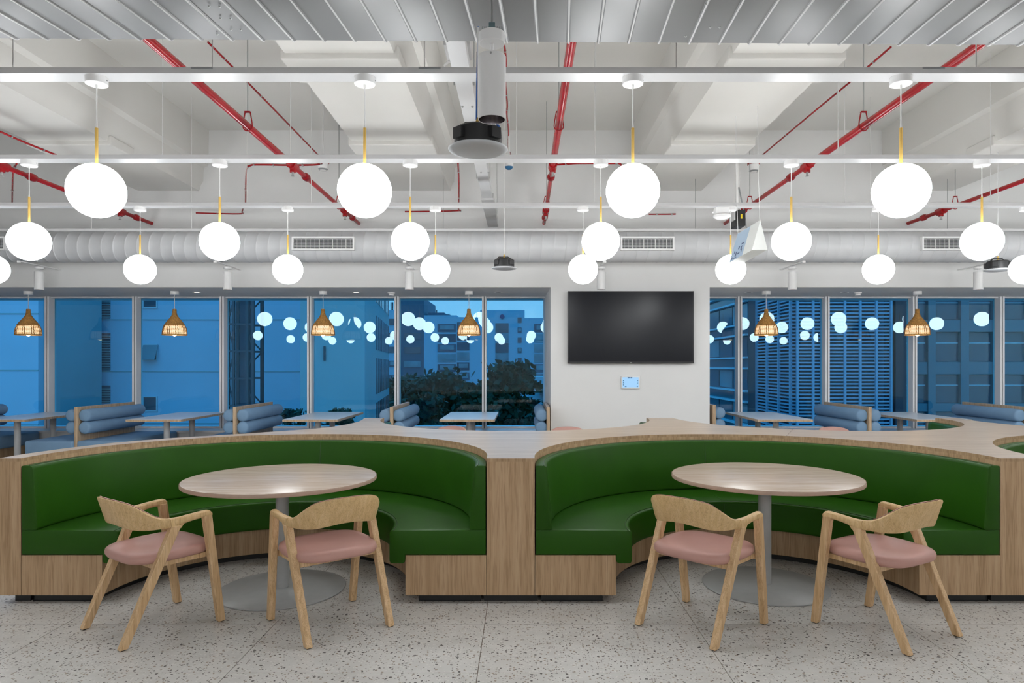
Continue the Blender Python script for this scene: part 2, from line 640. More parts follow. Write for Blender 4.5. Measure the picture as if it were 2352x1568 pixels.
def sweep(cx, d, prof, inset=0.0):
    m = MB()
    rows = []
    pt = path(cx, d)
    for i, (x, y, nx, ny) in enumerate(pt):
        if i in (0, len(pt) - 1):
            y = y + d * inset
        rows.append([(x + r * nx, y + r * ny, z) for r, z in prof])
    o, n, k = m.quad_grid(rows, close_u=True)
    m.cap([o + j for j in range(k)])
    m.cap([o + (n - 1) * k + j for j in range(k)][::-1])
    return m


left_edge = [(-1.705, 7.36), (-1.665, 7.05), (-1.65, 6.86), (-1.685, 6.55), (-1.76, 6.25), (-1.873, 6.08), (-2.067, 5.88), (-2.25, 5.70), (-2.458, 5.525), (-2.73, 5.31), (-2.88, 5.14), (-3.01, 4.95), (-3.125, 4.64), (-3.185, 4.35), (-3.19, YF)]
outline = [(-3.19, YF)]
for cx, d in FRONT:
    arc = [(x + R0 * nx, y + R0 * ny) for x, y, nx, ny in path(cx, d)][::-1]
    outline += arc
mir = [(2 * XMID - x, y) for x, y in left_edge][::-1]
outline += mir
for cx, d in BACK[::-1]:
    arc = [(x + R0 * nx, y + R0 * ny) for x, y, nx, ny in path(cx, d)]
    outline += arc
outline += left_edge[:-1]

isl = thing('booth_partition', 'oak partition with a broad wavy counter top curling around the green booths', 'partition', (XMID, YF, 0))
obj('partition_body', MB().prism(outline, 0.052, ZC - 0.022).mesh('partition_body', smooth=30), 'oak_panel', isl)
top = obj('counter_top', MB().prism(outline, ZC - 0.022, ZC).mesh('counter_top'), 'oak_edge', isl)
me = top.data
me.materials.append(MATS['oak_top'])
for p_ in me.polygons:
    if p_.normal.z > 0.5:
        p_.material_index = 1
# black plinths under the posts
posts = [(-3.19, FRONT[0][0] - R0), (FRONT[0][0] + R0, FRONT[1][0] - R0), (FRONT[1][0] + R0, FRONT[2][0] - R0), (FRONT[2][0] + R0, 2 * XMID + 3.19)]
for a, b2 in posts:
    obj('plinth', boxmesh('plinth', a + (0.06 if a < -3 else -0.02), b2 + (0.02 if b2 < 6 else -0.06), YF + 0.055, YF + 0.9, 0, 0.052), 'plinth_black', isl)
for a, b2 in ((BACK[0][0] + R0, BACK[1][0] - R0), (-1.70, BACK[0][0] - R0), (BACK[1][0] + R0, 4.694)):
    obj('plinth', boxmesh('plinth', a + 0.02, b2 - 0.02, YBK - 0.5, YBK - 0.06, 0, 0.052), 'plinth_black', isl)
# joint lines in the counter top
for px_, py_, qx, qy in ((1804, 1003, 1822, 985),):
    a, b2 = PZ(px_, py_, ZC), PZ(qx, qy, ZC)
    obj('counter_joint', MB().tube([(a.x, a.y, ZC), (b2.x, b2.y, ZC)], 0.0015, 4).mesh('counter_joint'), 'grout', isl)


def rounded(pts, idx, r, n=4):
    """round the corners of a closed profile given by index"""
    out = []
    k = len(pts)
    for i, p in enumerate(pts):
        if i not in idx:
            out.append(p)
            continue
        p, a, b2 = Vector(p), Vector(pts[i - 1]), Vector(pts[(i + 1) % k])
        u, v = (a - p).normalized(), (b2 - p).normalized()
        s, e = p + u * r, p + v * r
        for j in range(n + 1):
            t = j / n
            q = s * (1 - t) ** 2 + p * 2 * t * (1 - t) + e * t ** 2
            out.append((q.x, q.y))
    return out


def booth(cx, d, label):
    b = thing('banquette', label, 'banquette', (cx, YA if d > 0 else YBA, 0), group='green banquettes of the oak partition')
    obj('plinth', sweep(cx, d, [(1.0, 0), (1.38, 0), (1.38, 0.052), (1.0, 0.052)], 0.058).mesh('plinth', smooth=30), 'plinth_black', b)
    obj('base', sweep(cx, d, [(0.925, 0.052), (1.417, 0.052), (1.417, 0.296), (0.925, 0.296)]).mesh('base', smooth=30), 'oak_panel', b)
    sp_ = [(0.826, 0.246), (0.922, 0.246), (0.922, 0.299), (1.414, 0.299), (1.414, 0.452), (0.826, 0.447)]
    s = obj('seat', sweep(cx, d, rounded(sp_, (0, 1, 5), 0.022), -0.004).mesh('seat', smooth=40, bevel=0.007), 'green_leather', b)
    bp = [(1.335, 0.450), (1.413, 0.450), (1.413, 0.842), (1.352, 0.842)]
    bp = [(1.312, 0.450), (1.413, 0.450), (1.413, 0.842), (1.345, 0.842)]
    k = obj('backrest', sweep(cx, d, rounded(bp, (3, 0), 0.020), -0.006).mesh('backrest', smooth=40, bevel=0.006), 'green_leather', b)
    # piping along the top edges
    def line(r, z, rad, trim=0):
        pp = path(cx, d)
        pts = []
        for i, (x, y, nx, ny) in enumerate(pp):
            if i in (0, len(pp) - 1):
                y -= d * 0.004
            pts.append((x + r * nx, y + r * ny, z))
        return MB().tube(pts, rad, 6)
    sub('piping', line(1.364, 0.8425, 0.0028).mesh('piping', smooth=60), 'green_piping', k)
    sub('piping', line(0.850, 0.4475, 0.0028).mesh('piping', smooth=60), 'green_piping', s)
    # centre seam of backrest and seat
    a = d * 1.0
    y0 = YA if d > 0 else YBA
    an = PI / 2 + 0.005
    cs, sn = math.cos(an), d * math.sin(an)
    pts = [(cx + r * cs, y0 + r * sn, z) for r, z in ((1.40, 0.8425), (1.364, 0.8425), (1.3455, 0.83), (1.335, 0.74), (1.315, 0.50), (1.311, 0.47))]
    sub('seam', MB().tube(pts, 0.0022, 5).mesh('seam'), 'green_piping', k)
    pts = [(cx + r * cs, y0 + r * sn, z) for r, z in ((1.30, 0.4515), (1.0, 0.449), (0.85, 0.4475), (0.827, 0.43), (0.8255, 0.30), (0.8255, 0.25))]
    sub('seam', MB().tube(pts, 0.0022, 5).mesh('seam'), 'green_piping', s)
    return b


booth(*FRONT[0], 'green leather half-round banquette at the rounded end of the oak partition')
booth(*FRONT[1], 'green leather half-round banquette between two posts, in front of the white column')
booth(*FRONT[2], 'green leather half-round banquette mostly hidden behind the far oak post')
booth(*BACK[0], 'green leather half-round banquette on the window side of the partition, opposite the centre post')
booth(*BACK[1], 'green leather half-round banquette on the window side, showing a green cushion end over the counter')

# ---------------------------------------------------------------- round pedestal tables


def round_table():
    t = thing('pedestal_table', '', 'table', group='round pedestal tables')
    prof = [(0.0, 0.702), (0.59, 0.702), (0.598, 0.706), (0.60, 0.712), (0.60, 0.722), (0.597, 0.728), (0.592, 0.7295), (0.0, 0.7295)]
    o = obj('tabletop', MB().lathe(prof, n=72).mesh('tabletop', smooth=35), 'tabletop_wood', t, world=False)
    pe = [(0.6003, 0.7045), (0.6012, 0.708), (0.6012, 0.7245), (0.6003, 0.7275)]
    sub('edge_band', MB().lathe(pe, n=72, cap0=False, cap1=False).mesh('edge_band', smooth=50), 'pink_edge', o)
    obj('column', MB().lathe([(0.041, 0.012), (0.041, 0.69)], n=28).mesh('column', smooth=40), 'table_grey', t, world=False)
    obj('mount_plate', MB().lathe([(0.16, 0.69), (0.16, 0.702)], n=28).mesh('mount_plate', smooth=40), 'table_grey', t, world=False)
    obj('base_disc', MB().lathe([(0.395, 0.0), (0.40, 0.004), (0.40, 0.009), (0.394, 0.012), (0.06, 0.016), (0.041, 0.018)], n=72).mesh('base_disc', smooth=35), 'table_grey', t, world=False)
    return t


plain('pink_edge', (0.46, 0.33, 0.255), 0.5, var=0.06, scale=20)
tb = round_table()
tb.location = (-1.557, 4.41, 0)
tb['label'] = 'round oak pedestal table in the banquette at the rounded end of the partition'
dup(tb, (1.603, 4.485, 0), 0.35, 'round oak pedestal table in the banquette facing the television')
dup(tb, (-0.05, 7.0, 0), 0.8, 'round oak pedestal table on the window side, opposite the centre post')
dup(tb, (3.05, 7.0, 0), 0.2, 'round oak pedestal table on the window side, near the exposed green cushion')

# ---------------------------------------------------------------- chairs


def leg_mesh(foot, top, w0, d0, w1, d1, name):
    """tapered square leg from the floor to its joint"""
    f, t = Vector(foot), Vector(top)
    def ring(c, w, d, dz):
        pts = []
        for sx, sy in ((-1, -1), (1, -1), (1, 1), (-1, 1)):
            pts.append((c.x + sx * w / 2, c.y + sy * d / 2, c.z + dz))
        return pts
    m = MB()
    rows = []
    for i in range(9):
        s = i / 8
        c = f.lerp(t, s)
        rows.append(ring(c, w0 + (w1 - w0) * s, d0 + (d1 - d0) * s, 0))
    o, n, k = m.quad_grid(rows, close_u=True)
    m.cap(range(o, o + k))
    m.cap(range(o + (n - 1) * k, o + n * k))
    return m.mesh(name, bevel=0.0035, segs=1)


def catmull(pts, n):
    out = []
    k = len(pts)
    for i in range(k - 1):
        p0, p1, p2, p3 = pts[max(i - 1, 0)], pts[i], pts[i + 1], pts[min(i + 2, k - 1)]
        for j in range(n):
            t = j / n
            out.append(tuple(0.5 * ((2 * b_) + (-a_ + c_) * t + (2 * a_ - 5 * b_ + 4 * c_ - d_) * t * t + (-a_ + 3 * b_ - 3 * c_ + d_) * t ** 3) for a_, b_, c_, d_ in zip(p0, p1, p2, p3)))
    out.append(tuple(pts[-1]))
    return out


def make_chair():
    c = thing('armchair', '', 'chair', group='ash armchairs with pink seats')
    # frame origin: middle between the two rear feet, facing +y
    for s in (-1, 1):
        l = obj('leg', leg_mesh((s * 0.234, 0.0, 0.004), (s * 0.245, 0.262, 0.590), 0.036, 0.042, 0.040, 0.052, 'leg'), 'ash_leg', c, world=False)
        sub('glide', boxmesh('glide', s * 0.234 - 0.012, s * 0.234 + 0.012, -0.014, 0.014, 0.0, 0.005), 'rubber', l)
        l = obj('leg', leg_mesh((s * 0.250, 0.515, 0.004), (s * 0.258, 0.428, 0.620), 0.036, 0.040, 0.040, 0.046, 'leg'), 'ash_leg', c, world=False)
        sub('glide', boxmesh('glide', s * 0.250 - 0.012, s * 0.250 + 0.012, 0.501, 0.529, 0.0, 0.005), 'rubber', l)
    # bent arm and back rail: x, y, zbottom, ztop, tilt (outward shift of the top), half thickness
    half = [(0.258, 0.452, 0.612, 0.632, 0.0, 0.016),
            (0.259, 0.438, 0.606, 0.645, 0.0, 0.018),
            (0.259, 0.415, 0.610, 0.647, 0.0, 0.018),
            (0.258, 0.36, 0.607, 0.643, 0.0, 0.017),
            (0.253, 0.305, 0.596, 0.637, 0.002, 0.017),
            (0.246, 0.258, 0.582, 0.632, 0.004, 0.0165),
            (0.236, 0.20, 0.582, 0.634, 0.008, 0.015),
            (0.219, 0.14, 0.580, 0.648, 0.016, 0.013),
            (0.194, 0.078, 0.579, 0.694, 0.028, 0.011),
            (0.152, 0.022, 0.584, 0.735, 0.040, 0.010),
            (0.095, -0.012, 0.594, 0.751, 0.045, 0.0095),
            (0.045, -0.024, 0.600, 0.755, 0.047, 0.0095),
            (0.0, -0.028, 0.602, 0.756, 0.047, 0.0095)]
    half = [(a_, b_ if b_ > 0.258 else 0.258 - (0.258 - b_) * 0.72, c_, d_ - (0.010 if d_ > 0.69 else 0), e_, f_) for a_, b_, c_, d_, e_, f_ in half]
    full = half + [(-a, *r) for a, *r in half[-2::-1]]
    pts = catmull(full, 3)

    def shell(pts, ofs, th_in, th_out, dz_t, dz_b, trim):
        pp = pts[trim:len(pts) - trim] if trim else pts
        rows = []
        for i, (x, y, zb, zt, tl, th) in enumerate(pp):
            a, b2 = pp[max(i - 1, 0)], pp[min(i + 1, len(pp) - 1)]
            d = Vector((b2[0] - a[0], b2[1] - a[1], 0)).normalized()
            nrm = Vector((d.y, -d.x, 0))
            if nrm.dot(Vector((x, y - 0.22, 0))) < 0:
                nrm = -nrm
            q = Vector((x, y, 0))
            ti, to = (th_in(th), th_out(th))
            zb2, zt2 = zb + dz_b, zt + dz_t
            h = zt2 - zb2
            def at(o_, f):
                return q + nrm * (o_ + tl * f) + Vector((0, 0, zb2 + h * f))
            rows.append([at(to * 0.6, 0.0), at(to, 0.06 if h > .06 else .2), at(to, 0.5), at(to, 0.94 if h > .06 else .8), at(to * 0.5, 1.0),
                         at(-ti * 0.5, 1.0), at(-ti, 0.94 if h > .06 else .8), at(-ti, 0.5), at(-ti, 0.06 if h > .06 else .2), at(-ti * 0.6, 0.0)])
        m = MB()
        o, n, k = m.quad_grid(rows, close_u=True)
        m.cap(range(o, o + k))
        m.cap(range(o + (n - 1) * k, o + n * k))
        return m
    bk = obj('back_rail', shell(pts, 0, lambda t: t, lambda t: t, 0, 0, 0).mesh('back_rail', smooth=50), 'ash_ply', c, world=False)
    # joint stubs where the rail meets the legs
    for s in (-1, 1):
        m = MB()
        m.hexa([(s * 0.245 - 0.0172, 0.239, 0.572), (s * 0.245 + 0.0172, 0.239, 0.572), (s * 0.245 + 0.0172, 0.285, 0.572), (s * 0.245 - 0.0172, 0.285, 0.572),
                (s * 0.247 - 0.0165, 0.225, 0.632), (s * 0.247 + 0.0165, 0.225, 0.632), (s * 0.249 + 0.0165, 0.330, 0.632), (s * 0.249 - 0.0165, 0.330, 0.632)])
        sub('joint', m.mesh('joint', bevel=0.004), 'ash_ply', bk)
        m = MB()
        m.hexa([(s * 0.258 - 0.0175, 0.409, 0.598), (s * 0.258 + 0.0175, 0.409, 0.598), (s * 0.258 + 0.0175, 0.452, 0.598), (s * 0.258 - 0.0175, 0.452, 0.598),
                (s * 0.258 - 0.0175, 0.395, 0.640), (s * 0.258 + 0.0175, 0.395, 0.640), (s * 0.258 + 0.0175, 0.452, 0.634), (s * 0.258 - 0.0175, 0.452, 0.634)])
        sub('joint', m.mesh('joint', bevel=0.005), 'ash_ply', bk)
    # pink pad on the inner face of the back
    pad = shell(pts, 0, lambda t: t + 0.011, lambda t: -t + 0.001, 0.003, 0.004, 20)
    obj('back_pad', pad.mesh('back_pad', smooth=60), 'pink_leather', c, world=False)
    # seat cushion: rounded superellipse, slightly dished
    rows = []
    prof = [(0.90, 0.405), (0.965, 0.408), (0.995, 0.420), (1.0, 0.432), (0.985, 0.446), (0.94, 0.455), (0.80, 0.457), (0.55, 0.452), (0.25, 0.448), (0.02, 0.447)]
    for f, z in prof:
        row = []
        for j in range(48):
            a = 2 * PI * j / 48
            ca, sa = math.cos(a), math.sin(a)
            e = 2 / 3.8
            x = 0.250 * f * math.copysign(abs(ca) ** e, ca)
            y = 0.280 + 0.228 * f * math.copysign(abs(sa) ** e, sa)
            x *= 1.0 - 0.45 * (0.280 - y) if y < 0.280 else 1.0
            row.append((x, y, z + 0.02 * (y - 0.2) - 0.004 * (x / 0.26) ** 2))
        rows.append(row)
    m = MB()
    o, n, k = m.quad_grid(rows, close_u=True)
    m.cap(range(o, o + k))
    m.cap(range(o + (n - 1) * k, o + n * k))
    obj('seat', m.mesh('seat', smooth=60), 'pink_leather', c, world=False)
    # under-seat frame
    m = MB()
    m.hexa([(-0.238, 0.155, 0.372), (0.238, 0.155, 0.372), (0.238, 0.182, 0.372), (-0.238, 0.182, 0.372), (-0.238, 0.155, 0.404), (0.238, 0.155, 0.404), (0.238, 0.182, 0.404), (-0.238, 0.182, 0.404)])
    obj('stretcher', m.mesh('stretcher', bevel=0.005), 'ash_leg', c, world=False)
    m = MB()
    m.box(-0.246, 0.246, 0.448, 0.474, 0.372, 0.404)
    obj('stretcher', m.mesh('stretcher', bevel=0.005), 'ash_leg', c, world=False)
    for s in (-1, 1):
        m = MB()
        m.box(s * 0.215 - 0.012, s * 0.215 + 0.012, 0.176, 0.452, 0.378, 0.406)
        obj('side_rail', m.mesh('side_rail', bevel=0.004), 'ash_leg', c, world=False)
    return c


ch = make_chair()


def face(rear, front):
    d = Vector((front[0] - rear[0], front[1] - rear[1]))
    return math.atan2(-d.x, d.y)


ch.location = (-2.223, 3.602, 0)
ch.rotation_euler = (0, 0, face((-2.223, 3.602), (-1.918, 4.006)))
ch['label'] = 'ash armchair with pink seat, next to the rounded end of the oak partition'
dup(ch, (-0.917, 3.638, 0), face((-0.917, 3.638), (-1.243, 4.039)), 'ash armchair with pink seat, between the rounded-end table and the centre post')
dup(ch, (0.817, 3.636, 0), face((0.817, 3.636), (1.188, 3.999)), 'ash armchair with pink seat, beside the centre post at the table facing the television')
dup(ch, (2.136, 3.524, 0), face((2.136, 3.524), (1.872, 3.971)), 'ash armchair with pink seat, farthest from the centre post, facing the television')
dup(ch, (-0.78, 7.95, 0), PI - 0.5, 'ash armchair on the window side, pink back showing over the counter by a window table')
dup(ch, (0.50, 7.86, 0), PI + 0.3, 'ash armchair on the window side, sliver of pink back before the white column')
dup(ch, (3.55, 7.85, 0), PI + 0.25, 'ash armchair on the window side, pink back rising before a blue bench')

# ================================================================ WINDOW BOOTHS
YN, YE = 8.74, 10.03


def bench(x, label, left=True, right=True, YN=YN):
    b = thing('booth_bench', label, 'bench', (x, YN, 0), group='blue bolster benches along the windows')
    obj('back_panel', boxmesh('back_panel', x - 0.021, x + 0.021, YN, YE, 0.02, 0.92, 0.002), 'booth_wood', b)
    for s, on in ((-1, left), (1, right)):
        if not on:
            continue
        for zc in (0.808, 0.650):
            pr = [(0.0, YN + 0.022), (0.05, YN + 0.022), (0.070, YN + 0.030), (0.080, YN + 0.048), (0.080, YE + 0.02), (0.070, YE + 0.045), (0.05, YE + 0.055), (0.0, YE + 0.055)]
            m = MB()
            m.lathe([(r, h) for r, h in pr], c=(x + s * 0.085, 0, zc), n=28, axis='Y')
            obj('bolster', m.mesh('bolster', smooth=50), 'blue_fabric', b)
        m = MB()
        a0, a1 = sorted((x + s * 0.023, x + s * 0.65))
        m.box(a0, a1, YN - 0.03, YE + 0.02, 0.31, 0.487)
        obj('seat', m.mesh('seat', smooth=40, bevel=0.03, segs=4), 'blue_fabric', b)
        a0, a1 = sorted((x + s * 0.022, x + s * 0.60))
        obj('base', boxmesh('base', a0, a1, YN + 0.02, YE, 0.0, 0.31), 'oak_panel', b)
    return b


px_b = [(-7.78, 'blue double-sided bolster bench by the windows, last before the plain side wall'),
        (-5.74, 'blue double-sided bolster bench behind the rounded end of the partition, fully in view'),
        (-3.70, 'blue double-sided bolster bench under the steel lattice mast seen outside'),
        (-1.68, 'blue double-sided bolster bench behind the pointed tip of the counter'),
        (4.48, 'blue double-sided bolster bench before the louvred tower'),
        (6.52, 'blue double-sided bolster bench in front of the office block with window rows')]
for x, lb in px_b:
    bench(x, lb)
bench(0.338, 'blue one-sided bolster bench against the white column, facing the tree-side table', left=True, right=False)
bench(2.608, 'blue one-sided bolster bench against the white column, facing the louvred tower', left=False, right=True, YN=9.215)


def bench_table(x, label):
    t = thing('booth_table', label, 'table', (x, 9.55, 0), group='white rectangular booth tables')
    m = MB().box(x - 0.36, x + 0.36, 8.84, 10.28, 0.722, 0.752)
    o = obj('tabletop', m.mesh('tabletop', bevel=0.002), 'booth_wood', t)
    for p_ in o.data.polygons:
        pass
    sub('laminate', boxmesh('laminate', x - 0.355, x + 0.355, 8.845, 10.275, 0.752, 0.7535), 'laminate_white', o)
    for y in (9.18, 9.88):
        obj('column', MB().lathe([(0.039, 0.008), (0.039, 0.722)], c=(x, y, 0), n=24).mesh('column', smooth=40), 'leg_grey', t)
        obj('foot_plate', MB().lathe([(0.20, 0.0), (0.20, 0.008), (0.03, 0.012)], c=(x, y, 0), n=32).mesh('foot_plate', smooth=30), 'leg_grey', t)
    return t


bench_table(-6.82, 'white booth table with two grey legs, last one before the side wall')
bench_table(-4.80, 'white booth table with two grey legs behind the rounded end of the partition')
bench_table(-2.76, 'white booth table with two grey legs below the lattice mast and the grey block outside')
bench_table(-0.715, 'white booth table with two grey legs beside the white column, under the trees outside')
bench_table(3.43, 'white booth table with two grey legs before the louvred tower, beside the white column')
bench_table(5.50, 'white booth table with two grey legs behind the exposed green cushion end')

# ================================================================ TELEVISION AND WALL PANEL
a, b2 = P(1304, 668, 9.12), P(1594, 834, 9.12)
tv = thing('television', 'large black wall-mounted television on the white column', 'television', ((a.x + b2.x) / 2, YB, b2.z))
obj('housing', boxmesh('housing', a.x, b2.x, 9.12, 9.165, b2.z, a.z, 0.004), 'tv_bezel', tv)
obj('screen', boxmesh('screen', a.x + 0.014, b2.x - 0.014, 9.1175, 9.121, b2.z + 0.022, a.z - 0.014), 'tv_screen', tv)
obj('wall_bracket', boxmesh('wall_bracket', a.x + 0.4, b2.x - 0.4, 9.165, 9.199, b2.z + 0.25, a.z - 0.25), 'tv_bezel', tv)
c_ = P(1449, 832.5, 9.12)
obj('badge', boxmesh('badge', c_.x - 0.014, c_.x + 0.014, 9.1165, 9.12, c_.z - 0.003, c_.z + 0.003), 'zinc', tv)
a, b2 = P(1427, 863.5, 9.17), P(1470, 892.5, 9.17)
wp = thing('control_panel', 'small white wall touch panel with a pale blue screen below the television', 'touch panel', ((a.x + b2.x) / 2, YB, b2.z))
obj('housing', boxmesh('housing', a.x, b2.x, 9.17, YB, b2.z, a.z, 0.004), 'white_plastic', wp)
scr = obj('screen', boxmesh('screen', a.x + 0.016, b2.x - 0.020, 9.1685, 9.1705, b2.z + 0.018, a.z - 0.016), 'screen_glow', wp)
mk = MB()
for mx_, my_, w_, h_ in ((1444, 867.4, 4.4, 3), (1450, 867.4, 4.4, 3), (1432, 874.2, 2.4, 2), (1432, 879, 2.4, 2), (1432, 883.6, 2.4, 2), (1464.8, 873.8, 1.8, 1.8), (1464.8, 877.4, 1.8, 1.8), (1464.8, 880.8, 1.8, 1.8), (1437, 887.6, 4, 1.6), (1464, 887.6, 2.6, 1.6)):
    q = P(mx_, my_, 9.168)
    s_ = 9.168 / F / 2
    mk.box(q.x - w_ * s_, q.x + w_ * s_, 9.1678, 9.1686, q.z - h_ * s_, q.z + h_ * s_)
sub('screen_icons', mk.mesh('screen_icons'), 'screen_mark', scr)

# ================================================================ CEILING SERVICES
# suspended metal plank ceiling with a rolled front edge
pc = thing('plank_ceiling', 'suspended grey metal plank ceiling with a rolled front edge', 'ceiling panel', (0, 3.4, 3.06))
DIR = Vector((0.0545, 1.0, 0.0506))


def edge_pt(x):
    return Vector((x, 3.402 + 0.014 * x, 3.062))


for i in range(-30, 31):
    xa, xb = 0.2305 + i * 0.1512, 0.2305 + (i + 1) * 0.1512
    rows = []
    g = 0.0012
    for xx, dz in ((xa + g, 0.012), (xa + g, -0.003), (xa + g + 0.002, -0.006), (xa + g + 0.005, -0.003), (xa + g + 0.008, 0.0), (xb - g - 0.008, 0.0), (xb - g - 0.005, -0.003), (xb - g - 0.002, -0.006), (xb - g, -0.003), (xb - g, 0.012)):
        e = edge_pt(xx)
        col_ = []
        for s in (-2.9, -1.6, -0.9, -0.45, -0.03):
            q = e + DIR * s
            col_.append((q.x, q.y, q.z + dz))
        for k_ in range(1, 6):
            an = k_ / 5 * PI / 2
            col_.append((e.x, e.y - 0.03 + 0.03 * math.sin(an), e.z + dz + 0.03 * (1 - math.cos(an))))
        col_.append((e.x, e.y, e.z + 0.06))
        rows.append(col_)
    m = MB()
    m.quad_grid(rows)
    obj('ceiling_plank', m.mesh('ceiling_plank', smooth=30), 'plank_metal', pc)
for i in range(-30, 32):  # pale beads paint the light caught by the folded plank lips
    e = edge_pt(0.2305 + i * 0.1512)
    pts = [e + DIR * s_ + Vector((0, 0, -0.004)) for s_ in (-2.9, -1.2, -0.03)]
    pts += [Vector((e.x, e.y - 0.03 + 0.034 * math.sin(k_ / 4 * PI / 2), e.z + 0.03 - 0.034 * math.cos(k_ / 4 * PI / 2))) for k_ in range(1, 5)]
    obj('seam_bead', MB().tube(pts, 0.0048, 6).mesh('seam_bead', smooth=60), 'seam_white', pc)
m = MB()
e0, e1 = edge_pt(-4.4), edge_pt(4.4)
m.hexa([e0 + DIR * -2.9 + Vector((0, 0, .014)), e1 + DIR * -2.9 + Vector((0, 0, .014)), e1 + DIR * -0.02 + Vector((0, 0, .014)), e0 + DIR * -0.02 + Vector((0, 0, .014)),
        e0 + DIR * -2.9 + Vector((0, 0, .06)), e1 + DIR * -2.9 + Vector((0, 0, .06)), e1 + DIR * -0.02 + Vector((0, 0, .06)), e0 + DIR * -0.02 + Vector((0, 0, .06))])
obj('backing_tray', m.mesh('backing_tray'), 'plank_metal', pc)
for px_, py_ in ((480, 10), (504, 11), (506, 41), (529, 42), (531, 70), (553, 70), (499, 82), (1621, 4), (1631, 64), (1653, 64), (1575, 87)):
    q = PZ(px_, py_, 3.045)
    obj('rivet', MB().lathe([(0.006, 0), (0.004, -0.004), (0, -0.0045)], c=(q.x, q.y, 3.061 + (q.y - 3.4) * 0.0506 - 0.003), n=8).mesh('rivet', smooth=60), 'zinc', pc)
for x in (-3.9, -1.3, 1.3, 3.9):
    for y in (1.0, 2.9):
        obj('hanger_rod', MB().tube([(x, y, 3.05), (x, y, ZS)], 0.005, 6).mesh('hanger_rod'), 'zinc', pc)

# strut rails carrying the globe lamps
ROWS = [3.80, 5.347, 6.90]
ZR = 3.062
rail_lab = ['white steel rail carrying the row of largest looking globe lamps, next to the plank ceiling',
            'white steel rail carrying the middle row of globe lamps',
            'white steel rail carrying the row of globe lamps closest to the round duct']
ROWS_ALL = [(3.80, rail_lab[0]), (5.347, rail_lab[1]), (6.90, rail_lab[2]), (8.06, 'slim white steel rail without globe lamps just before the round duct')]
ROD_PX = {0: (30, 488, 975, 1553, 2242), 1: (373, 667, 1186, 1367, 1925), 2: (567, 715, 1140, 1366, 1940, 2275), 3: (210, 440, 1158, 1700, 2000)}
for i, (y, lb) in enumerate(ROWS_ALL):
    r = thing('strut_rail', lb, 'rail', (0, y, ZR))
    w, h = (0.058, 0.034) if i < 3 else (0.025, 0.03)
    z0 = ZR if i < 3 else 3.045
    obj('channel', boxmesh('channel', -9.5, 9.5, y - w, y + w, z0, z0 + h, 0.002), 'steel_white', r)
    for px_ in ROD_PX[i]:
        x = (px_ - CX) * y / F
        obj('hanger_rod', MB().tube([(x, y, z0 + h), (x, y, ZS if i != 0 else ZS)], 0.0035, 6).mesh('hanger_rod'), 'cord_white', r)
    if i == 0:
        for px_ in (990, 475, 2130):
            q = (px_ - CX) * y / F
            obj('splice_plate', boxmesh('splice_plate', q - 0.06, q + 0.06, y - w - 0.004, y - w, z0 + h - 0.012, z0 + h), 'grey_slot', r)

# globe pendants


def make_globe():
    g = thing('globe_pendant', 'white glowing glass globe pendant on a thin brass stem, hung from a steel rail', 'pendant lamp', group='globe lamps in rows on the rails')
    zc = 2.429
    rr = 0.149
    pr = [(0.0, -rr)]
    for k in range(1, 24):
        a = -PI / 2 + PI * k / 25.0
        pr.append((rr * math.cos(a), rr * math.sin(a)))
    pr += [(0.040, rr * 0.958), (0.0, rr * 0.960)]
    obj('globe', MB().lathe(pr, c=(0, 0, zc), n=44).mesh('globe', smooth=50), 'globe_light', g, world=False)
    obj('stem', MB().lathe([(0.0085, zc + rr * 0.95), (0.0085, 2.780)], n=14).mesh('stem', smooth=40), 'brass', g, world=False)
    obj('cord', MB().lathe([(0.006, 2.778), (0.004, 2.80), (0.0032, 2.83), (0.0032, 3.00), (0.007, 3.01), (0.007, 3.024)], n=10).mesh('cord', smooth=40), 'cord_white', g, world=False)
    cp = obj('canopy', MB().lathe([(0.0, 3.022), (0.055, 3.022), (0.0575, 3.0245), (0.0575, 3.058), (0.0575, 3.062)], n=36).mesh('canopy', smooth=35), 'white_plastic', g, world=False)
    sub('screw', MB().lathe([(0.0035, 0.0), (0.0035, 0.004)], c=(0.056, 0, 3.045), n=8, axis='X').mesh('screw'), 'grey_slot', cp)
    return g


gl = make_globe()
first = True
for y in ROWS + [-0.75, -2.30, -3.85, -5.40]:  # rows behind the camera: a few mirrored globes, the rest added for light
    back_row = y < 0
    for k in range(-4, 5) if back_row else range(-3, 8):
        x = -0.88 + 1.5 * k
        if back_row:
            x = (0.3 if y in (-0.75, -3.85) else 1.4) + 2.2 * k
        rail = {3.80: 'plank-side rail', 5.347: 'middle rail', 6.90: 'duct-side rail'}.get(y)
        where = {-4: 'the side wall', -3: 'the wide blue bench', -2: 'the bench below the mast', -1: 'the chair by the rounded end', 0: 'the chair before the centre post',
                 1: 'the chair just past the centre post', 2: 'the chair farthest past the centre post', 3: 'the far oak post', 4: 'the table behind the green cushion end', 5: 'the last blue bench', 6: 'the far end wall', 7: 'the far corner of the room'}[k]
        if rail:
            lb, gp = 'globe lamp on the %s, in line with %s' % (rail, where), 'globe lamps on the ' + rail
        else:
            lb, gp = 'glowing white globe lamp opposite the windows, mirrored in the glass, rows filled out for light', 'globe lamps mirrored in the glass'
        if first:
            gl.location = (x, y, 0)
            gl['label'], gl['group'] = lb, gp
            first = False
        else:
            dup(gl, (x, y, 0), None, lb, gp)

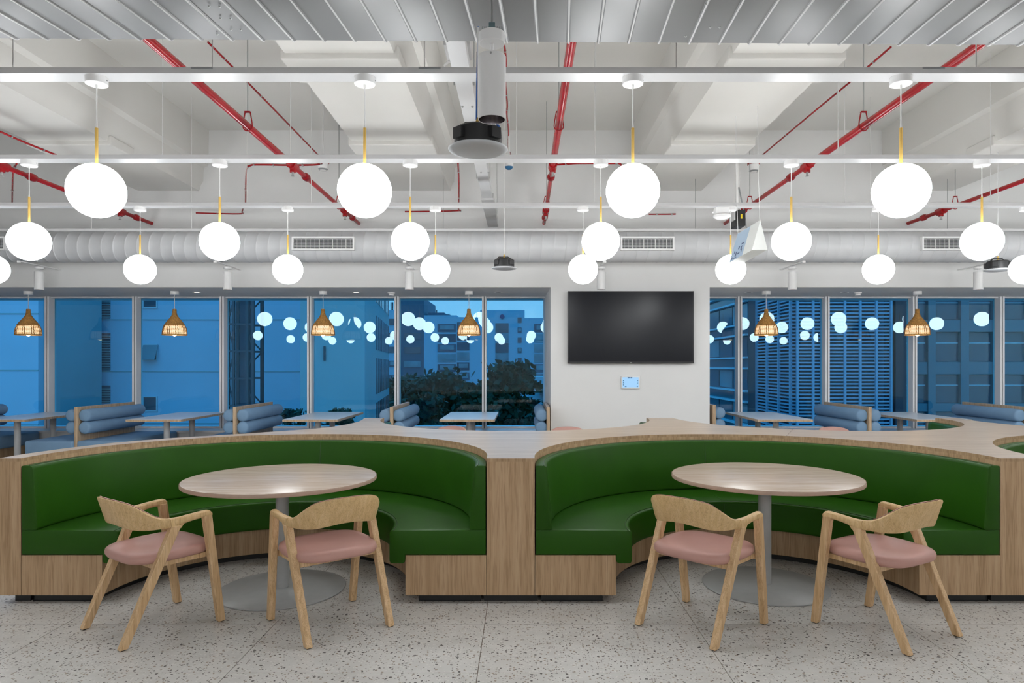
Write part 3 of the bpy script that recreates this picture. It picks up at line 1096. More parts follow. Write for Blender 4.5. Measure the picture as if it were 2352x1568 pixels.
# round air duct with grilles
DY, DZ, DR = 8.62, 2.962, 0.198
du = thing('air_duct', 'white round spiral air duct running along the window bulkhead', 'duct', (0, DY, DZ))
prof = []
x = -9.8
while x < 9.8:
    prof += [(DR, x), (DR, x + 0.128), (DR + 0.0035, x + 0.132), (DR + 0.0035, x + 0.140), (DR, x + 0.144)]
    x += 0.148
rows = []
m = MB()
n = 40
for r, h in prof:
    # slight helix so that the seams lean
    rows.append([(h + 0.02 * math.sin(2 * PI * j / n), DY + r * math.cos(2 * PI * j / n), DZ + r * math.sin(2 * PI * j / n)) for j in range(n)])
m.quad_grid(rows, close_u=True)
obj('duct_shell', m.mesh('duct_shell', smooth=70), 'duct_metal', du)
for a, b2 in ((-128, 15), (672, 815), (1425, 1548), (2115, 2262)):
    xa, xb = (a - CX) * 8.41 / F, (b2 - CX) * 8.41 / F
    za, zb = DZ - 0.083, DZ + 0.083
    m = MB()
    yf = DY - DR - 0.048
    for q in ((xa, xb, za, za + 0.018), (xa, xb, zb - 0.018, zb), (xa, xa + 0.02, za + 0.018, zb - 0.018), (xb - 0.02, xb, za + 0.018, zb - 0.018)):
        m.box(q[0], q[1], yf, yf + 0.10, q[2], q[3])
    g = obj('grille', m.mesh('grille'), 'white_plastic', du)
    sub('damper', boxmesh('damper', xa + 0.01, xb - 0.01, yf + 0.030, yf + 0.040, za + 0.01, zb - 0.01), 'dark_void', g)  # near-black sheet stands in for the shade inside the duct
    for k in range(9):
        z = za + 0.026 + k * 0.0142
        m = MB()
        m.hexa([(xa + 0.018, yf + 0.003, z - 0.002), (xb - 0.018, yf + 0.003, z - 0.002), (xb - 0.018, yf + 0.02, z + 0.004), (xa + 0.018, yf + 0.02, z + 0.004),
                (xa + 0.018, yf + 0.003, z + 0.001), (xb - 0.018, yf + 0.003, z + 0.001), (xb - 0.018, yf + 0.02, z + 0.007), (xa + 0.018, yf + 0.02, z + 0.007)])
        sub('slat', m.mesh('slat'), 'white_plastic', g)
    for k in range(1, 14):
        xx = xa + (xb - xa) * k / 14
        sub('blade', boxmesh('blade', xx - 0.002, xx + 0.008, yf + 0.022, yf + 0.029, za + 0.018, zb - 0.018), 'grey_slot' if k % 3 else 'white_plastic', g)
for x in (-7.4, -4.2, -1.0, 2.2, 5.4):
    m = MB()
    m.tube([(x, DY, DZ + DR), (x, DY, ZS)], 0.004, 6)
    obj('hanger_rod', m.mesh('hanger_rod'), 'zinc', du)

# red sprinkler mains
HP = 1.93
ZP = CAMH + HP
pipes = [(-2.60, 'red sprinkler main near the side wall, crossing behind the outermost globe lamp'),
         (-1.145, 'red sprinkler main running between the first two globe lamps'),
         (0.1535, 'red sprinkler main running straight away over the centre of the room'),
         (1.425, 'red sprinkler main running above the hanging triangular sign'),
         (2.71, 'red sprinkler main near the end of the rails, above a ceiling duct arm')]
for k, (s, lb) in enumerate(pipes):
    x = s * HP
    p_ = thing('sprinkler_pipe', lb, 'pipe', (x, 6, ZP), group='red sprinkler mains')
    obj('main_pipe', MB().tube([(x, -7.8, ZP), (x, 3, ZP), (x, 6.55, ZP)], 0.030, 18).mesh('main_pipe', smooth=50), 'red_paint', p_)
    obj('main_pipe', MB().tube([(x, 6.55, ZP), (x, YB, ZP)], 0.024, 18).mesh('main_pipe', smooth=50), 'red_paint', p_)
    for y in (6.55, 8.48):
        m = MB()
        m.tube([(x, y - 0.07, ZP), (x, y + 0.07, ZP)], 0.043, 18)
        m.tube([(x, y, ZP), (x, y, ZP - 0.065)], 0.030, 14)
        t_ = obj('tee_fitting', m.mesh('tee_fitting', smooth=40), 'red_paint', p_)
        m = MB().lathe([(0.012, 0), (0.010, -0.03), (0.018, -0.034), (0.018, -0.037), (0.004, -0.04)], c=(x, y, ZP - 0.065), n=12)
        sub('sprinkler_head', m.mesh('sprinkler_head', smooth=40), 'zinc', t_)
    for y in (6.95, 8.85):
        m = MB().lathe([(0.026, -0.06), (0.034, -0.05), (0.040, -0.02), (0.040, 0.02), (0.034, 0.05), (0.026, 0.06)], c=(x, y, ZP), n=18, axis='Y')
        obj('coupling', m.mesh('coupling', smooth=40), 'red_paint', p_)
    for y in (2.7, 5.47, 8.2):
        m = MB()
        ring = []
        for j in range(17):
            a = -PI * 0.95 + PI * 1.9 * j / 16 - PI / 2
            ring.append((x + 0.038 * math.cos(a), y, ZP + 0.038 * math.sin(a)))
        m.tube([(x - 0.02, y, ZP + 0.115)] + [(x - 0.034, y, ZP + 0.04)] + [(x + 0.038 * math.cos(a), y, ZP + 0.038 * math.sin(a)) for a in [PI + PI * j / 10 for j in range(11)]] + [(x + 0.034, y, ZP + 0.04), (x + 0.02, y, ZP + 0.115)], 0.005, 6)
        m.box(x - 0.022, x + 0.022, y - 0.012, y + 0.012, ZP + 0.11, ZP + 0.118)
        hg = obj('clevis_hanger', m.mesh('clevis_hanger', smooth=40), 'red_paint', p_)
        sub('hanger_rod', MB().tube([(x, y, ZP + 0.11), (x, y, ZS)], 0.005, 6).mesh('hanger_rod'), 'zinc', hg)

# thin red conduits clipped to the ceiling, with their junctions
conduits = [
    ([(478, 97), (560, 180), (640, 262), (730, 355), (742, 368)], 2.80, 'thin red conduit running away over the first two globe lamps to a smoke detector'),
    ([(742, 372), (725, 378), (660, 379), (600, 378), (575, 380), (566, 395), (564, 466)], 2.03, 'thin red conduit bent down from the smoke detector along the beam'),
    ([(560, 470), (556, 486), (548, 491), (450, 489)], 2.03, 'thin red conduit looping along the beam side below the second rail'),
    ([(2046, 108), (1960, 182), (1880, 248), (1752, 355)], 2.80, 'thin red conduit running away over the triangular hanging sign'),
    ([(0, 302), (60, 328), (130, 356)], 2.03, 'thin red conduit along the edge of the outermost beam'),
    ([(1052, 374), (1054, 420), (1053, 478), (1048, 484), (930, 486)], 2.03, 'thin red conduit dropping beside the white cable tray'),
    ([(1158, 100), (1162, 140), (1161, 190), (1165, 240), (1164, 262), (1168, 300), (1168, 340), (1174, 358)], 2.78, 'thin wavy red conduit behind the large cylinder spotlight'),
    ([(1280, 378), (1330, 375), (1400, 375), (1424, 376), (1428, 388)], 2.03, 'thin red conduit branching off the centre sprinkler main'),
    ([(1668, 380), (1690, 378), (1712, 376), (1730, 378)], 2.78, 'thin red conduit feeding the smoke detector above the triangular sign'),
    ([(2226, 382), (2270, 383), (2300, 381), (2352, 382)], 2.78, 'thin red conduit over the lamp row at the end of the rails'),
    ([(38, 376), (30, 400), (28, 466)], 2.03, 'thin red conduit dropping beside the outermost sprinkler main'),
    ([(1490, 492), (1530, 492), (1552, 491.5)], 2.052, 'thin red conduit on the beam behind the globe lamp before the television'),
]
for pts, h, lb in conduits:
    c = thing('red_conduit', lb, 'conduit', tuple(PZ(pts[0][0], pts[0][1], CAMH + h)), group='thin red conduits')
    w = [PZ(px_, py_, CAMH + h) for px_, py_ in pts]
    w = [Vector(q) for q in catmull([tuple(q) for q in w], 6)]
    obj('conduit_tube', MB().tube(w, 0.0095, 8).mesh('conduit_tube', smooth=50), 'red_paint', c)
    for q in w[3::6]:
        obj('saddle_clip', MB().lathe([(0.013, -0.008), (0.013, 0.008)], c=tuple(q), n=10, axis='Y').mesh('saddle_clip', smooth=40), 'zinc', c)

# white cable tray along the ceiling
ct = thing('cable_tray', 'white enclosed cable tray running away beside the large cylinder spotlight', 'cable tray', (-0.47, 5, 3.7))
HT = 1.90
xa, xb = -0.237 * HT, -0.1765 * HT
obj('tray_body', boxmesh('tray_body', xa, xb, 1.0, 7.7, CAMH + HT, CAMH + HT + 0.06, 0.003), 'steel_white', ct)
obj('tray_cover', boxmesh('tray_cover', xa - 0.012, xb + 0.012, 7.7, YB, CAMH + HT - 0.02, CAMH + HT + 0.06, 0.003), 'steel_white', ct)
for px_, py_ in ((1062, 244), (1085, 244), (1105, 395), (1122, 395)):
    q = PZ(px_, py_, CAMH + HT)
    obj('bolt', MB().lathe([(0.009, 0), (0.009, -0.006), (0.004, -0.012)], c=(q.x, q.y, CAMH + HT), n=8).mesh('bolt'), 'zinc', ct)
for y in (2.2, 4.6, 6.9, 8.8):
    for xx in (xa - 0.01, xb + 0.01):
        obj('hanger_rod', MB().tube([(xx, y, CAMH + HT), (xx, y, ZS)], 0.004, 6).mesh('hanger_rod'), 'zinc', ct)
q = PZ(1052, 120, 3.50)
jb = thing('junction_box', 'white junction box with a grey cable beside the large cylinder spotlight', 'junction box', tuple(q))
obj('box_body', boxmesh('box_body', q.x - 0.085, q.x + 0.085, q.y - 0.1, q.y + 0.12, 3.50, 3.58, 0.004), 'steel_white', jb)
obj('cable', MB().tube([PZ(1053, 136, 3.50), PZ(1040, 138, 3.48), PZ(1028, 143, 3.46), PZ(1020, 152, 3.44)], 0.009, 8).mesh('cable', smooth=50), 'cord_white', jb)
obj('cable_gland', MB().lathe([(0.028, 0), (0.028, -0.012)], c=tuple(PZ(1052, 135, 3.505)), n=14).mesh('cable_gland', smooth=40), 'black_plastic', jb)

# suspended ceiling loudspeakers


def speaker(px_, py_, y, dia, label, wire_to=ZS):
    c = P(px_, py_, y)
    s = thing('loudspeaker', label, 'loudspeaker', tuple(c), group='round suspended loudspeakers')
    r = dia / 2
    obj('front_grille', MB().lathe([(0, -0.010), (r * 0.8, -0.009), (r * 0.97, -0.004), (r, 0.001), (r, 0.004), (r * 0.95, 0.008)], c=tuple(c), n=56).mesh('front_grille', smooth=50), 'grille_cloth', s)
    obj('back_can', MB().lathe([(r * 0.80, 0.008), (r * 0.80, 0.05), (r * 0.78, 0.088), (r * 0.70, 0.098), (0, 0.10)], c=tuple(c), n=40).mesh('back_can', smooth=40), 'black_plastic', s)
    for k in range(4):
        a = PI / 4 + k * PI / 2
        m = MB()
        d = Vector((math.cos(a), math.sin(a), 0))
        t = Vector((-d.y, d.x, 0))
        q = c + d * r * 0.80
        pp = []
        for z in (0.028, 0.080):
            for u, v in ((-0.028, -0.006), (0.028, -0.006), (0.028, 0.018), (-0.028, 0.018)):
                w_ = q + t * u + d * v
                pp.append((w_.x, w_.y, c.z + z))
        m.hexa(pp)
        obj('clamp_dog', m.mesh('clamp_dog', bevel=0.003), 'black_plastic', s)
    m = MB()
    m.tube([c + Vector((-r * 0.72, 0, 0.075)), c + Vector((-r * 0.42, -0.01, 0.122)), c + Vector((r * 0.30, -0.01, 0.122)), c + Vector((r * 0.55, 0, 0.10)), c + Vector((r * 0.74, 0, 0.078))], 0.005, 6)
    m.tube([c + Vector((-r * 0.60, 0.03, 0.085)), c + Vector((-r * 0.32, 0.03, 0.125)), c + Vector((r * 0.30, 0.03, 0.125))], 0.004, 6)
    obj('bracket_wire', m.mesh('bracket_wire'), 'black_plastic', s)
    obj('terminal', MB().lathe([(0.012, 0.10), (0.012, 0.13), (0.006, 0.15)], c=tuple(c), n=10).mesh('terminal', smooth=30), 'brass', s)
    obj('suspension_wire', MB().tube([c + Vector((0, 0, 0.14)), (c.x, c.y, wire_to)], 0.0035, 6).mesh('suspension_wire'), 'cord_white', s)
    return s, c


s, c = speaker(1098, 344, 3.17, 0.277, 'large looking black ceiling loudspeaker with pale round front, hung under the cylinder spotlight', 3.03)
obj('speaker_cable', MB().tube([c + Vector((0.02, -0.02, 0.10)), c + Vector((0.05, -0.04, 0.125)), c + Vector((0.08, -0.03, 0.122)), c + Vector((0.10, -0.01, 0.10))], 0.006, 8).mesh('speaker_cable', smooth=50), 'blue_cable', s)
obj('speaker_cable', MB().tube([c + Vector((-0.008, 0, 0.14)), c + Vector((-0.006, 0.0, 0.3)), c + Vector((0.0, 0.01, 0.58))], 0.0035, 6).mesh('speaker_cable', smooth=50), 'blue_cable', s)
speaker(1158, 616, 7.4, 0.275, 'black ceiling loudspeaker with pale round front, hung before the round duct')
speaker(2292, 620, 7.4, 0.275, 'black ceiling loudspeaker half hidden by globe lamps at the end of the duct')

# cylinder spotlights


def spot(px_, ytop, ybot, ydist, dia, label, mount):
    t_, b_ = P(px_, ytop, ydist), P(px_, ybot, ydist)
    s = thing('cylinder_spotlight', label, 'spotlight', (t_.x, t_.y, b_.z), group='white cylinder spotlights')
    r = dia / 2
    c = (t_.x, t_.y, 0)
    obj('cylinder', MB().lathe([(r - 0.004, b_.z), (r, b_.z), (r, t_.z - 0.003), (r - 0.003, t_.z), (0, t_.z)], c=c, n=40, cap0=False).mesh('cylinder', smooth=35), 'white_plastic', s)
    obj('reflector', MB().lathe([(r - 0.004, b_.z), (r * 0.75, b_.z + 0.05), (r * 0.35, b_.z + 0.085), (0, b_.z + 0.09)], c=c, n=24, cap0=False).mesh('reflector', smooth=20), 'reflector', s)
    return s, t_, b_


s, t_, b_ = spot(1130, 129, 275, 2.82, 0.1155, 'large looking white cylinder spotlight hung from the plank ceiling', None)
c = (t_.x, t_.y, 0)
ztop = P(1130, 84, 2.82).z
zbt = P(1130, 101, 2.82).z
obj('stem', MB().lathe([(0.009, t_.z - 0.002), (0.006, t_.z + 0.03), (0.008, zbt)], c=c, n=12).mesh('stem', smooth=40), 'white_plastic', s)
obj('canopy', MB().lathe([(0.0, zbt), (0.052, zbt), (0.0535, zbt + 0.002), (0.0535, ztop + 0.012), (0.0, ztop + 0.014)], c=c, n=36).mesh('canopy', smooth=35), 'white_plastic', s)
m = MB()
m.box(c[0] - 0.046, c[0] + 0.046, c[1] - 0.012, c[1] + 0.012, ztop + 0.014, ztop + 0.024)
m.box(c[0] - 0.013, c[0] + 0.013, c[1] - 0.010, c[1] + 0.010, ztop + 0.024, ztop + 0.055)
obj('clamp', m.mesh('clamp', bevel=0.002), 'clamp_teal', s)
m = MB()
for k in range(-5, 6):
    if abs(k) > 1:
        m.tube([(c[0] + k * 0.008, c[1] - 0.008, ztop + 0.024), (c[0] + k * 0.008, c[1] - 0.008, ztop + 0.037)], 0.0018, 5)
obj('clamp_pins', m.mesh('clamp_pins'), 'zinc', s)
obj('hanger_rod', MB().tube([(c[0], c[1], ztop + 0.05), (c[0], c[1], 3.04)], 0.005, 8).mesh('hanger_rod'), 'zinc', s)
obj('grub_screw', MB().lathe([(0.0045, 0), (0.0045, -0.003)], c=(c[0] - 0.002, c[1] - 0.0575, t_.z - 0.012), n=10, axis='Y').mesh('grub_screw'), 'zinc', s)

spots = [(90, 'white cylinder spotlight under the duct, near the outermost wicker lamp'), (523, 'white cylinder spotlight under the duct, above the lattice mast outside'),
         (940, 'white cylinder spotlight under the duct, before the far office blocks'), (1381, 'white cylinder spotlight under the duct, just over the television'),
         (1820, 'white cylinder spotlight under the duct, before the louvred tower'), (2247, 'white cylinder spotlight under the duct, beside a loudspeaker')]
for px_, lb in spots:
    yd = 8.80
    dx = 0.0
    s, t_, b_ = spot(px_, 624, 665, yd, 0.112, lb, None)
    zt = 2.744
    obj('stem', MB().lathe([(0.004, t_.z - 0.001), (0.004, zt - 0.035)], c=(t_.x, t_.y, 0), n=8).mesh('stem'), 'white_plastic', s)
    obj('canopy', MB().lathe([(0.0, zt - 0.04), (0.048, zt - 0.04), (0.05, zt - 0.036), (0.05, zt - 0.012), (0.02, zt)], c=(t_.x, t_.y, 0), n=28).mesh('canopy', smooth=35), 'white_plastic', s)
    obj('track', boxmesh('track', t_.x - 0.017, t_.x + 0.017, 8.45, YB, zt, zt + 0.012, 0.002), 'white_plastic', s)
    obj('track_end', boxmesh('track_end', t_.x - 0.02, t_.x + 0.02, 8.435, 8.455, zt - 0.012, zt + 0.013, 0.002), 'white_plastic', s)

# smoke detectors, access points
for px_, py_, z, lb in ((742, 380, CAMH + 2.5, 'white smoke detector hung beside the first sprinkler main'), (1731, 384, CAMH + 2.5, 'white smoke detector above the triangular sign')):
    q = PZ(px_, py_, z - 0.05)
    d = thing('smoke_detector', lb, 'smoke detector', tuple(q))
    obj('mounting_base', MB().lathe([(0.075, 0.03), (0.075, 0.08)], c=tuple(q), n=28).mesh('mounting_base', smooth=40), 'red_paint', d)
    obj('detector_head', MB().lathe([(0.0, -0.065), (0.04, -0.06), (0.058, -0.035), (0.062, 0.0), (0.066, 0.03)], c=tuple(q), n=28).mesh('detector_head', smooth=50), 'white_plastic', d)
    obj('sensor_slots', MB().lathe([(0.044, -0.059), (0.0575, -0.042)], c=(q.x, q.y - 0.001, q.z - 0.001), n=28, cap0=False, cap1=False).mesh('sensor_slots'), 'grey_slot', d)
    obj('drop_rod', MB().tube([q + Vector((0, 0, 0.08)), (q.x, q.y, ZS)], 0.008, 8).mesh('drop_rod'), 'cord_white', d)
for px_, lb in ((899, 'small white detector on the window soffit before the far office blocks'), (1970, 'small white detector on the window soffit before the louvred tower')):
    q = P(px_, 671, 9.85)
    d = thing('soffit_detector', lb, 'smoke detector', (q.x, q.y, ZSOF))
    obj('mounting_base', MB().lathe([(0.055, 0), (0.055, -0.02), (0.045, -0.026)], c=(q.x, q.y, ZSOF), n=24).mesh('mounting_base', smooth=40), 'white_plastic', d)
    obj('detector_head', MB().lathe([(0.04, -0.024), (0.038, -0.05), (0.0, -0.058)], c=(q.x, q.y, ZSOF), n=24).mesh('detector_head', smooth=40), 'white_plastic', d)
for px_, lb, on in ((452, 'unlit recessed soffit downlight before the pale block windows', True), (818, 'lit recessed soffit downlight before the grey block', True), (1145, 'unlit recessed soffit downlight beside the white column', False), (1720, 'unlit recessed soffit downlight over the louvred tower side table', False), (1940, 'unlit recessed soffit downlight before the louvred tower', False)):
    q = P(px_, 671, 9.85)
    d = thing('downlight', lb if not (on and 'unlit' in lb) else lb.replace('unlit', 'faintly lit'), 'downlight', (q.x, q.y, ZSOF))
    obj('trim_ring', MB().lathe([(0.055, 0.0), (0.055, -0.003), (0.036, -0.004), (0.036, 0.0)], c=(q.x, q.y, ZSOF), n=28).mesh('trim_ring', smooth=40), 'soffit_paint', d)
    obj('lamp_disc', MB().lathe([(0.0, -0.0035), (0.034, -0.0035), (0.034, 0)], c=(q.x, q.y, ZSOF), n=20).mesh('lamp_disc'), 'spot_led' if on else 'grey_slot', d)
q = P(1658, 497, 6.62)
d = thing('access_point', 'white round wireless access point under the rail beside the triangular sign', 'access point', tuple(q))
obj('dome', MB().lathe([(0.0, -0.02), (0.06, -0.018), (0.083, -0.004), (0.085, 0.008), (0.07, 0.022)], c=tuple(q), n=32).mesh('dome', smooth=50), 'white_plastic', d)
obj('junction_body', boxmesh('junction_body', q.x - 0.066, q.x + 0.066, q.y - 0.03, q.y + 0.06, q.z + 0.02, q.z + 0.088, 0.008), 'white_plastic', d)
obj('mount', boxmesh('mount', q.x - 0.03, q.x + 0.03, q.y + 0.02, 6.86, q.z + 0.086, q.z + 0.096), 'white_plastic', d)
q = P(1169, 383, 8.2)
d = thing('alarm_beacon', 'blue domed ceiling beacon behind the large loudspeaker', 'beacon', tuple(q))
obj('beacon_dome', MB().lathe([(0, -0.035), (0.03, -0.03), (0.048, -0.01), (0.05, 0.0)], c=tuple(q), n=20).mesh('beacon_dome', smooth=50), 'blue_plastic', d)
obj('mounting_base', MB().lathe([(0.052, 0.0), (0.052, 0.04)], c=tuple(q), n=20).mesh('mounting_base', smooth=40), 'white_plastic', d)
obj('drop_rod', MB().tube([q + Vector((0, 0, 0.04)), (q.x, q.y, ZS)], 0.01, 8).mesh('drop_rod'), 'cord_white', d)
# ceiling projector box above the sign
q = P(1699, 500, 7.6)
d = thing('ceiling_projector', 'black box with a yellow tag hung from the ceiling behind the triangular sign', 'projector', tuple(q))
obj('housing', boxmesh('housing', q.x - 0.06, q.x + 0.05, q.y - 0.05, q.y + 0.15, q.z - 0.10, q.z + 0.08, 0.006), 'black_plastic', d)
obj('side_plate', boxmesh('side_plate', q.x - 0.075, q.x - 0.06, q.y - 0.04, q.y + 0.14, q.z - 0.03, q.z + 0.07), 'steel_white', d)
obj('warning_tag', boxmesh('warning_tag', q.x - 0.006, q.x + 0.014, q.y - 0.0515, q.y - 0.05, q.z - 0.02, q.z + 0.03), 'yellow_tag', d)
obj('drop_pole', MB().tube([q + Vector((-0.01, 0.05, 0.08)), (q.x - 0.01, q.y + 0.05, ZS)], 0.02, 10).mesh('drop_pole', smooth=40), 'cord_white', d)
obj('ceiling_socket', boxmesh('ceiling_socket', q.x - 0.10, q.x + 0.09, q.y + 0.0, q.y + 0.10, ZS - 0.55, ZS - 0.48), 'black_plastic', d)
obj('cable', MB().tube([q + Vector((0.0, 0.03, 0.35)), q + Vector((0.03, 0.03, 0.2)), q + Vector((0.07, 0.06, 0.06)), q + Vector((0.14, 0.2, -0.06)), q + Vector((0.26, 0.35, -0.11))], 0.008, 8).mesh('cable', smooth=50), 'grey_slot', d)

# triangular hanging sign
A, B, C_ = P(1746.5, 505, 6.18), P(1727, 573.5, 6.22), P(1763, 573.5, 6.36)
E = P(1711, 527, 6.52) - A
B = P(1727, 574, 6.10)
sg = thing('hanging_sign', 'white triangular hanging sign with a pale blue printed band, overlapping a globe lamp', 'sign', tuple(P(1726, 593, 6.2)))
th = Vector((0, 0, 0))
E2 = Vector((-0.125, 0.26, -0.075))
A2, B2, C2 = A + E2, B + E2, C_ + E2
m = MB()
m.v += [tuple(p) for p in (A, B, C_, A2, B2, C2)]
m.f += [(0, 1, 2), (5, 4, 3), (0, 3, 4, 1), (1, 4, 5, 2), (2, 5, 3, 0)]
sb = obj('sign_body', m.mesh('sign_body'), 'sign_white', sg)
nrm = (A2 - A).cross(B - A).normalized()
if nrm.dot(Vector((0, -1, 0)) - Vector((0.2, 0, 0))) < 0:
    nrm = -nrm


def on_face(u, v, lift=0.0015):
    """u along the sign from its open end, v from the ridge down"""
    return A + (A2 - A) * u + (B - A) * v + nrm * lift


def face_quad(u0, u1, v0, v1, lift):
    m = MB()
    m.hexa([on_face(u0, v0, 0.0002), on_face(u1, v0, 0.0002), on_face(u1, v1, 0.0002), on_face(u0, v1, 0.0002), on_face(u0, v0, lift), on_face(u1, v0, lift), on_face(u1, v1, lift), on_face(u0, v1, lift)])
    return m


sub('printed_band', face_quad(0.42, 0.99, 0.01, 0.99, 0.001).mesh('printed_band'), 'sign_blue', sb)
m = MB()
for u, v, w_, h_ in ((0.5, 0.50, 0.12, 0.05), (0.55, 0.60, 0.05, 0.14), (0.66, 0.57, 0.06, 0.10), (0.74, 0.72, 0.05, 0.18), (0.60, 0.80, 0.10, 0.05), (0.84, 0.66, 0.04, 0.10), (0.88, 0.86, 0.05, 0.09), (0.70, 0.92, 0.16, 0.03), (0.52, 0.72, 0.03, 0.10)):
    k = face_quad(u, u + w_, v, v + h_, 0.0016)
    o = len(m.v)
    m.v += k.v
    m.f += [tuple(i + o for i in f) for f in k.f]
sub('printed_figures', m.mesh('printed_figures'), 'sign_ink', sb)
for q in (A + E2 * 0.02, A + E2 * 0.98):
    obj('suspension_wire', MB().tube([q, q + Vector((-0.012, 0.0, 0.35)), q + Vector((-0.015, 0.01, 0.7)), (q.x - 0.02, q.y + 0.02, ZS)], 0.0025, 6).mesh('suspension_wire'), 'cord_white', sg)

# ================================================================ WICKER PENDANTS


def make_wicker():
    g = thing('wicker_pendant', '', 'pendant lamp', group='wicker pendants over the window tables')
    zt, zb = 2.262, 1.890
    # radius profile from neck to rim
    pf = [(0.024, 0.0), (0.026, 0.05), (0.036, 0.09), (0.065, 0.135), (0.105, 0.185), (0.138, 0.235), (0.155, 0.285), (0.161, 0.33), (0.163, 0.372)]

    def rad(h):
        for (r0, h0), (r1, h1) in zip(pf[:-1], pf[1:]):
            if h <= h1:
                return r0 + (r1 - r0) * (h - h0) / (h1 - h0)
        return pf[-1][0]
    m = MB()
    h = 0.004
    while h < 0.235:          # dense weave above
        r = rad(h)
        n = 28
        ph = random.random()
        m.tube([(((r + 0.0015 * math.sin(12 * 2 * PI * j / n + ph)) * math.cos(2 * PI * j / n)), (r + 0.0015 * math.sin(12 * 2 * PI * j / n + ph)) * math.sin(2 * PI * j / n), zt - h) for j in range(n)], 0.0037, 4, closed=True)
        h += 0.0066
    for h in (0.25, 0.268, 0.286, 0.304, 0.322, 0.340, 0.358):   # open weave below
        r = rad(h)
        n = 40
        m.tube([((r + 0.002 * math.sin(10 * 2 * PI * j / n)) * math.cos(2 * PI * j / n), (r + 0.002 * math.sin(10 * 2 * PI * j / n)) * math.sin(2 * PI * j / n), zt - h) for j in range(n)], 0.0028, 4, closed=True)
    for h in (0.366, 0.372):
        r = rad(h)
        m.tube([(r * math.cos(2 * PI * j / 40), r * math.sin(2 * PI * j / 40), zt - h) for j in range(40)], 0.0045, 5, closed=True)
    obj('weave', m.mesh('weave', smooth=60), 'rattan', g, world=False)
    m = MB()
    for k in range(36):
        a = 2 * PI * k / 36
        thick = 0.0046 if k % 4 in (0, 1) else 0.0014
        pts = []
        for j in range(12):
            h = 0.225 + 0.147 * j / 11
            aa = a + (0.02 * math.sin(j * 1.9 + k))
            r = rad(h) - 0.001
            pts.append((r * math.cos(aa), r * math.sin(aa), zt - h))
        m.tube(pts, thick, 4)
    obj('stakes', m.mesh('stakes', smooth=60), 'rattan_dark', g, world=False)
    m = MB()
    pr = [(0.0, -0.032), (0.014, -0.028), (0.027, -0.016), (0.032, 0.0), (0.027, 0.018), (0.016, 0.034), (0.013, 0.05)]
    obj('bulb', MB().lathe(pr, c=(0, 0, 1.905), n=20).mesh('bulb', smooth=60), 'warm_bulb', g, world=False)
    obj('liner', MB().lathe([(0.134, zt - 0.240), (0.146, zt - 0.285), (0.151, zt - 0.33), (0.153, zt - 0.368)], n=32, cap0=False, cap1=False).mesh('liner', smooth=60), 'warm_liner', g, world=False)  # sleeve glows by itself, standing in for bulb light on the shade
    obj('lamp_holder', MB().lathe([(0.016, 2.005), (0.018, 2.06), (0.006, 2.08), (0.005, 2.27)], n=14).mesh('lamp_holder', smooth=40), 'white_plastic', g, world=False)
    obj('cord', MB().lathe([(0.0035, 2.26), (0.0035, 2.47)], n=8).mesh('cord', smooth=40), 'cord_white', g, world=False)
    obj('canopy', MB().lathe([(0.0, 2.467), (0.055, 2.467), (0.058, 2.470), (0.058, ZSOF)], n=28).mesh('canopy', smooth=35), 'white_plastic', g, world=False)
    return g


wk = make_wicker()
wl = [(65, 'lit wicker dome pendant over the outermost window table, nearest the side wall'), (401, 'lit wicker dome pendant over the table behind the rounded partition end'),
      (742, 'lit wicker dome pendant beside the grey block seen outside'), (1077, 'lit wicker dome pendant before the far office blocks'),
      (1760, 'lit wicker dome pendant before the louvred tower, beside the column'), (2107, 'lit wicker dome pendant before the office block with window rows')]
for i, (px_, lb) in enumerate(wl):
    x = (px_ - CX) * 9.72 / F
    if i == 0:
        wk.location = (x, 9.72, 0)
        wk['label'] = lb
    else:
        dup(wk, (x, 9.72, 0), i * 0.4, lb)

# ================================================================ THE TOWN OUTSIDE
GZ = -9.0
g_ = struct(obj('ground', boxmesh('ground', -160, 160, 13, 420, GZ - 0.5, GZ), 'asphalt'), 'dark street level far below the windows')


def building(name, label, y, px0, px1, pytop, depth, mat):
    a, b2 = P(px0, pytop, y), P(px1, pytop, y)
    t = thing(name, label, 'building', ((a.x + b2.x) / 2, y, GZ), group=None)
    obj('wall', boxmesh('wall', a.x, b2.x, y, y + depth, GZ, a.z), mat, t)
    return t


def win(t, y, px0, px1, py0, py1, mat='far_window', name='window', out=0.04, frame=None):
    a, b2 = P(px0, py0, y), P(px1, py1, y)
    o = obj(name, boxmesh(name, a.x, b2.x, y - out, y + 0.02, b2.z, a.z), mat, t)
    if frame:
        w = frame
        m = MB()
        m.box(a.x - w, b2.x + w, y - out - 0.05, y, a.z, a.z + w)
        m.box(a.x - w, b2.x + w, y - out - 0.05, y, b2.z - w, b2.z)
        m.box(a.x - w, a.x, y - out - 0.05, y, b2.z, a.z)
        m.box(b2.x, b2.x + w, y - out - 0.05, y, b2.z, a.z)
        sub('window_frame', m.mesh('window_frame'), 'slab_white', o)
    return o


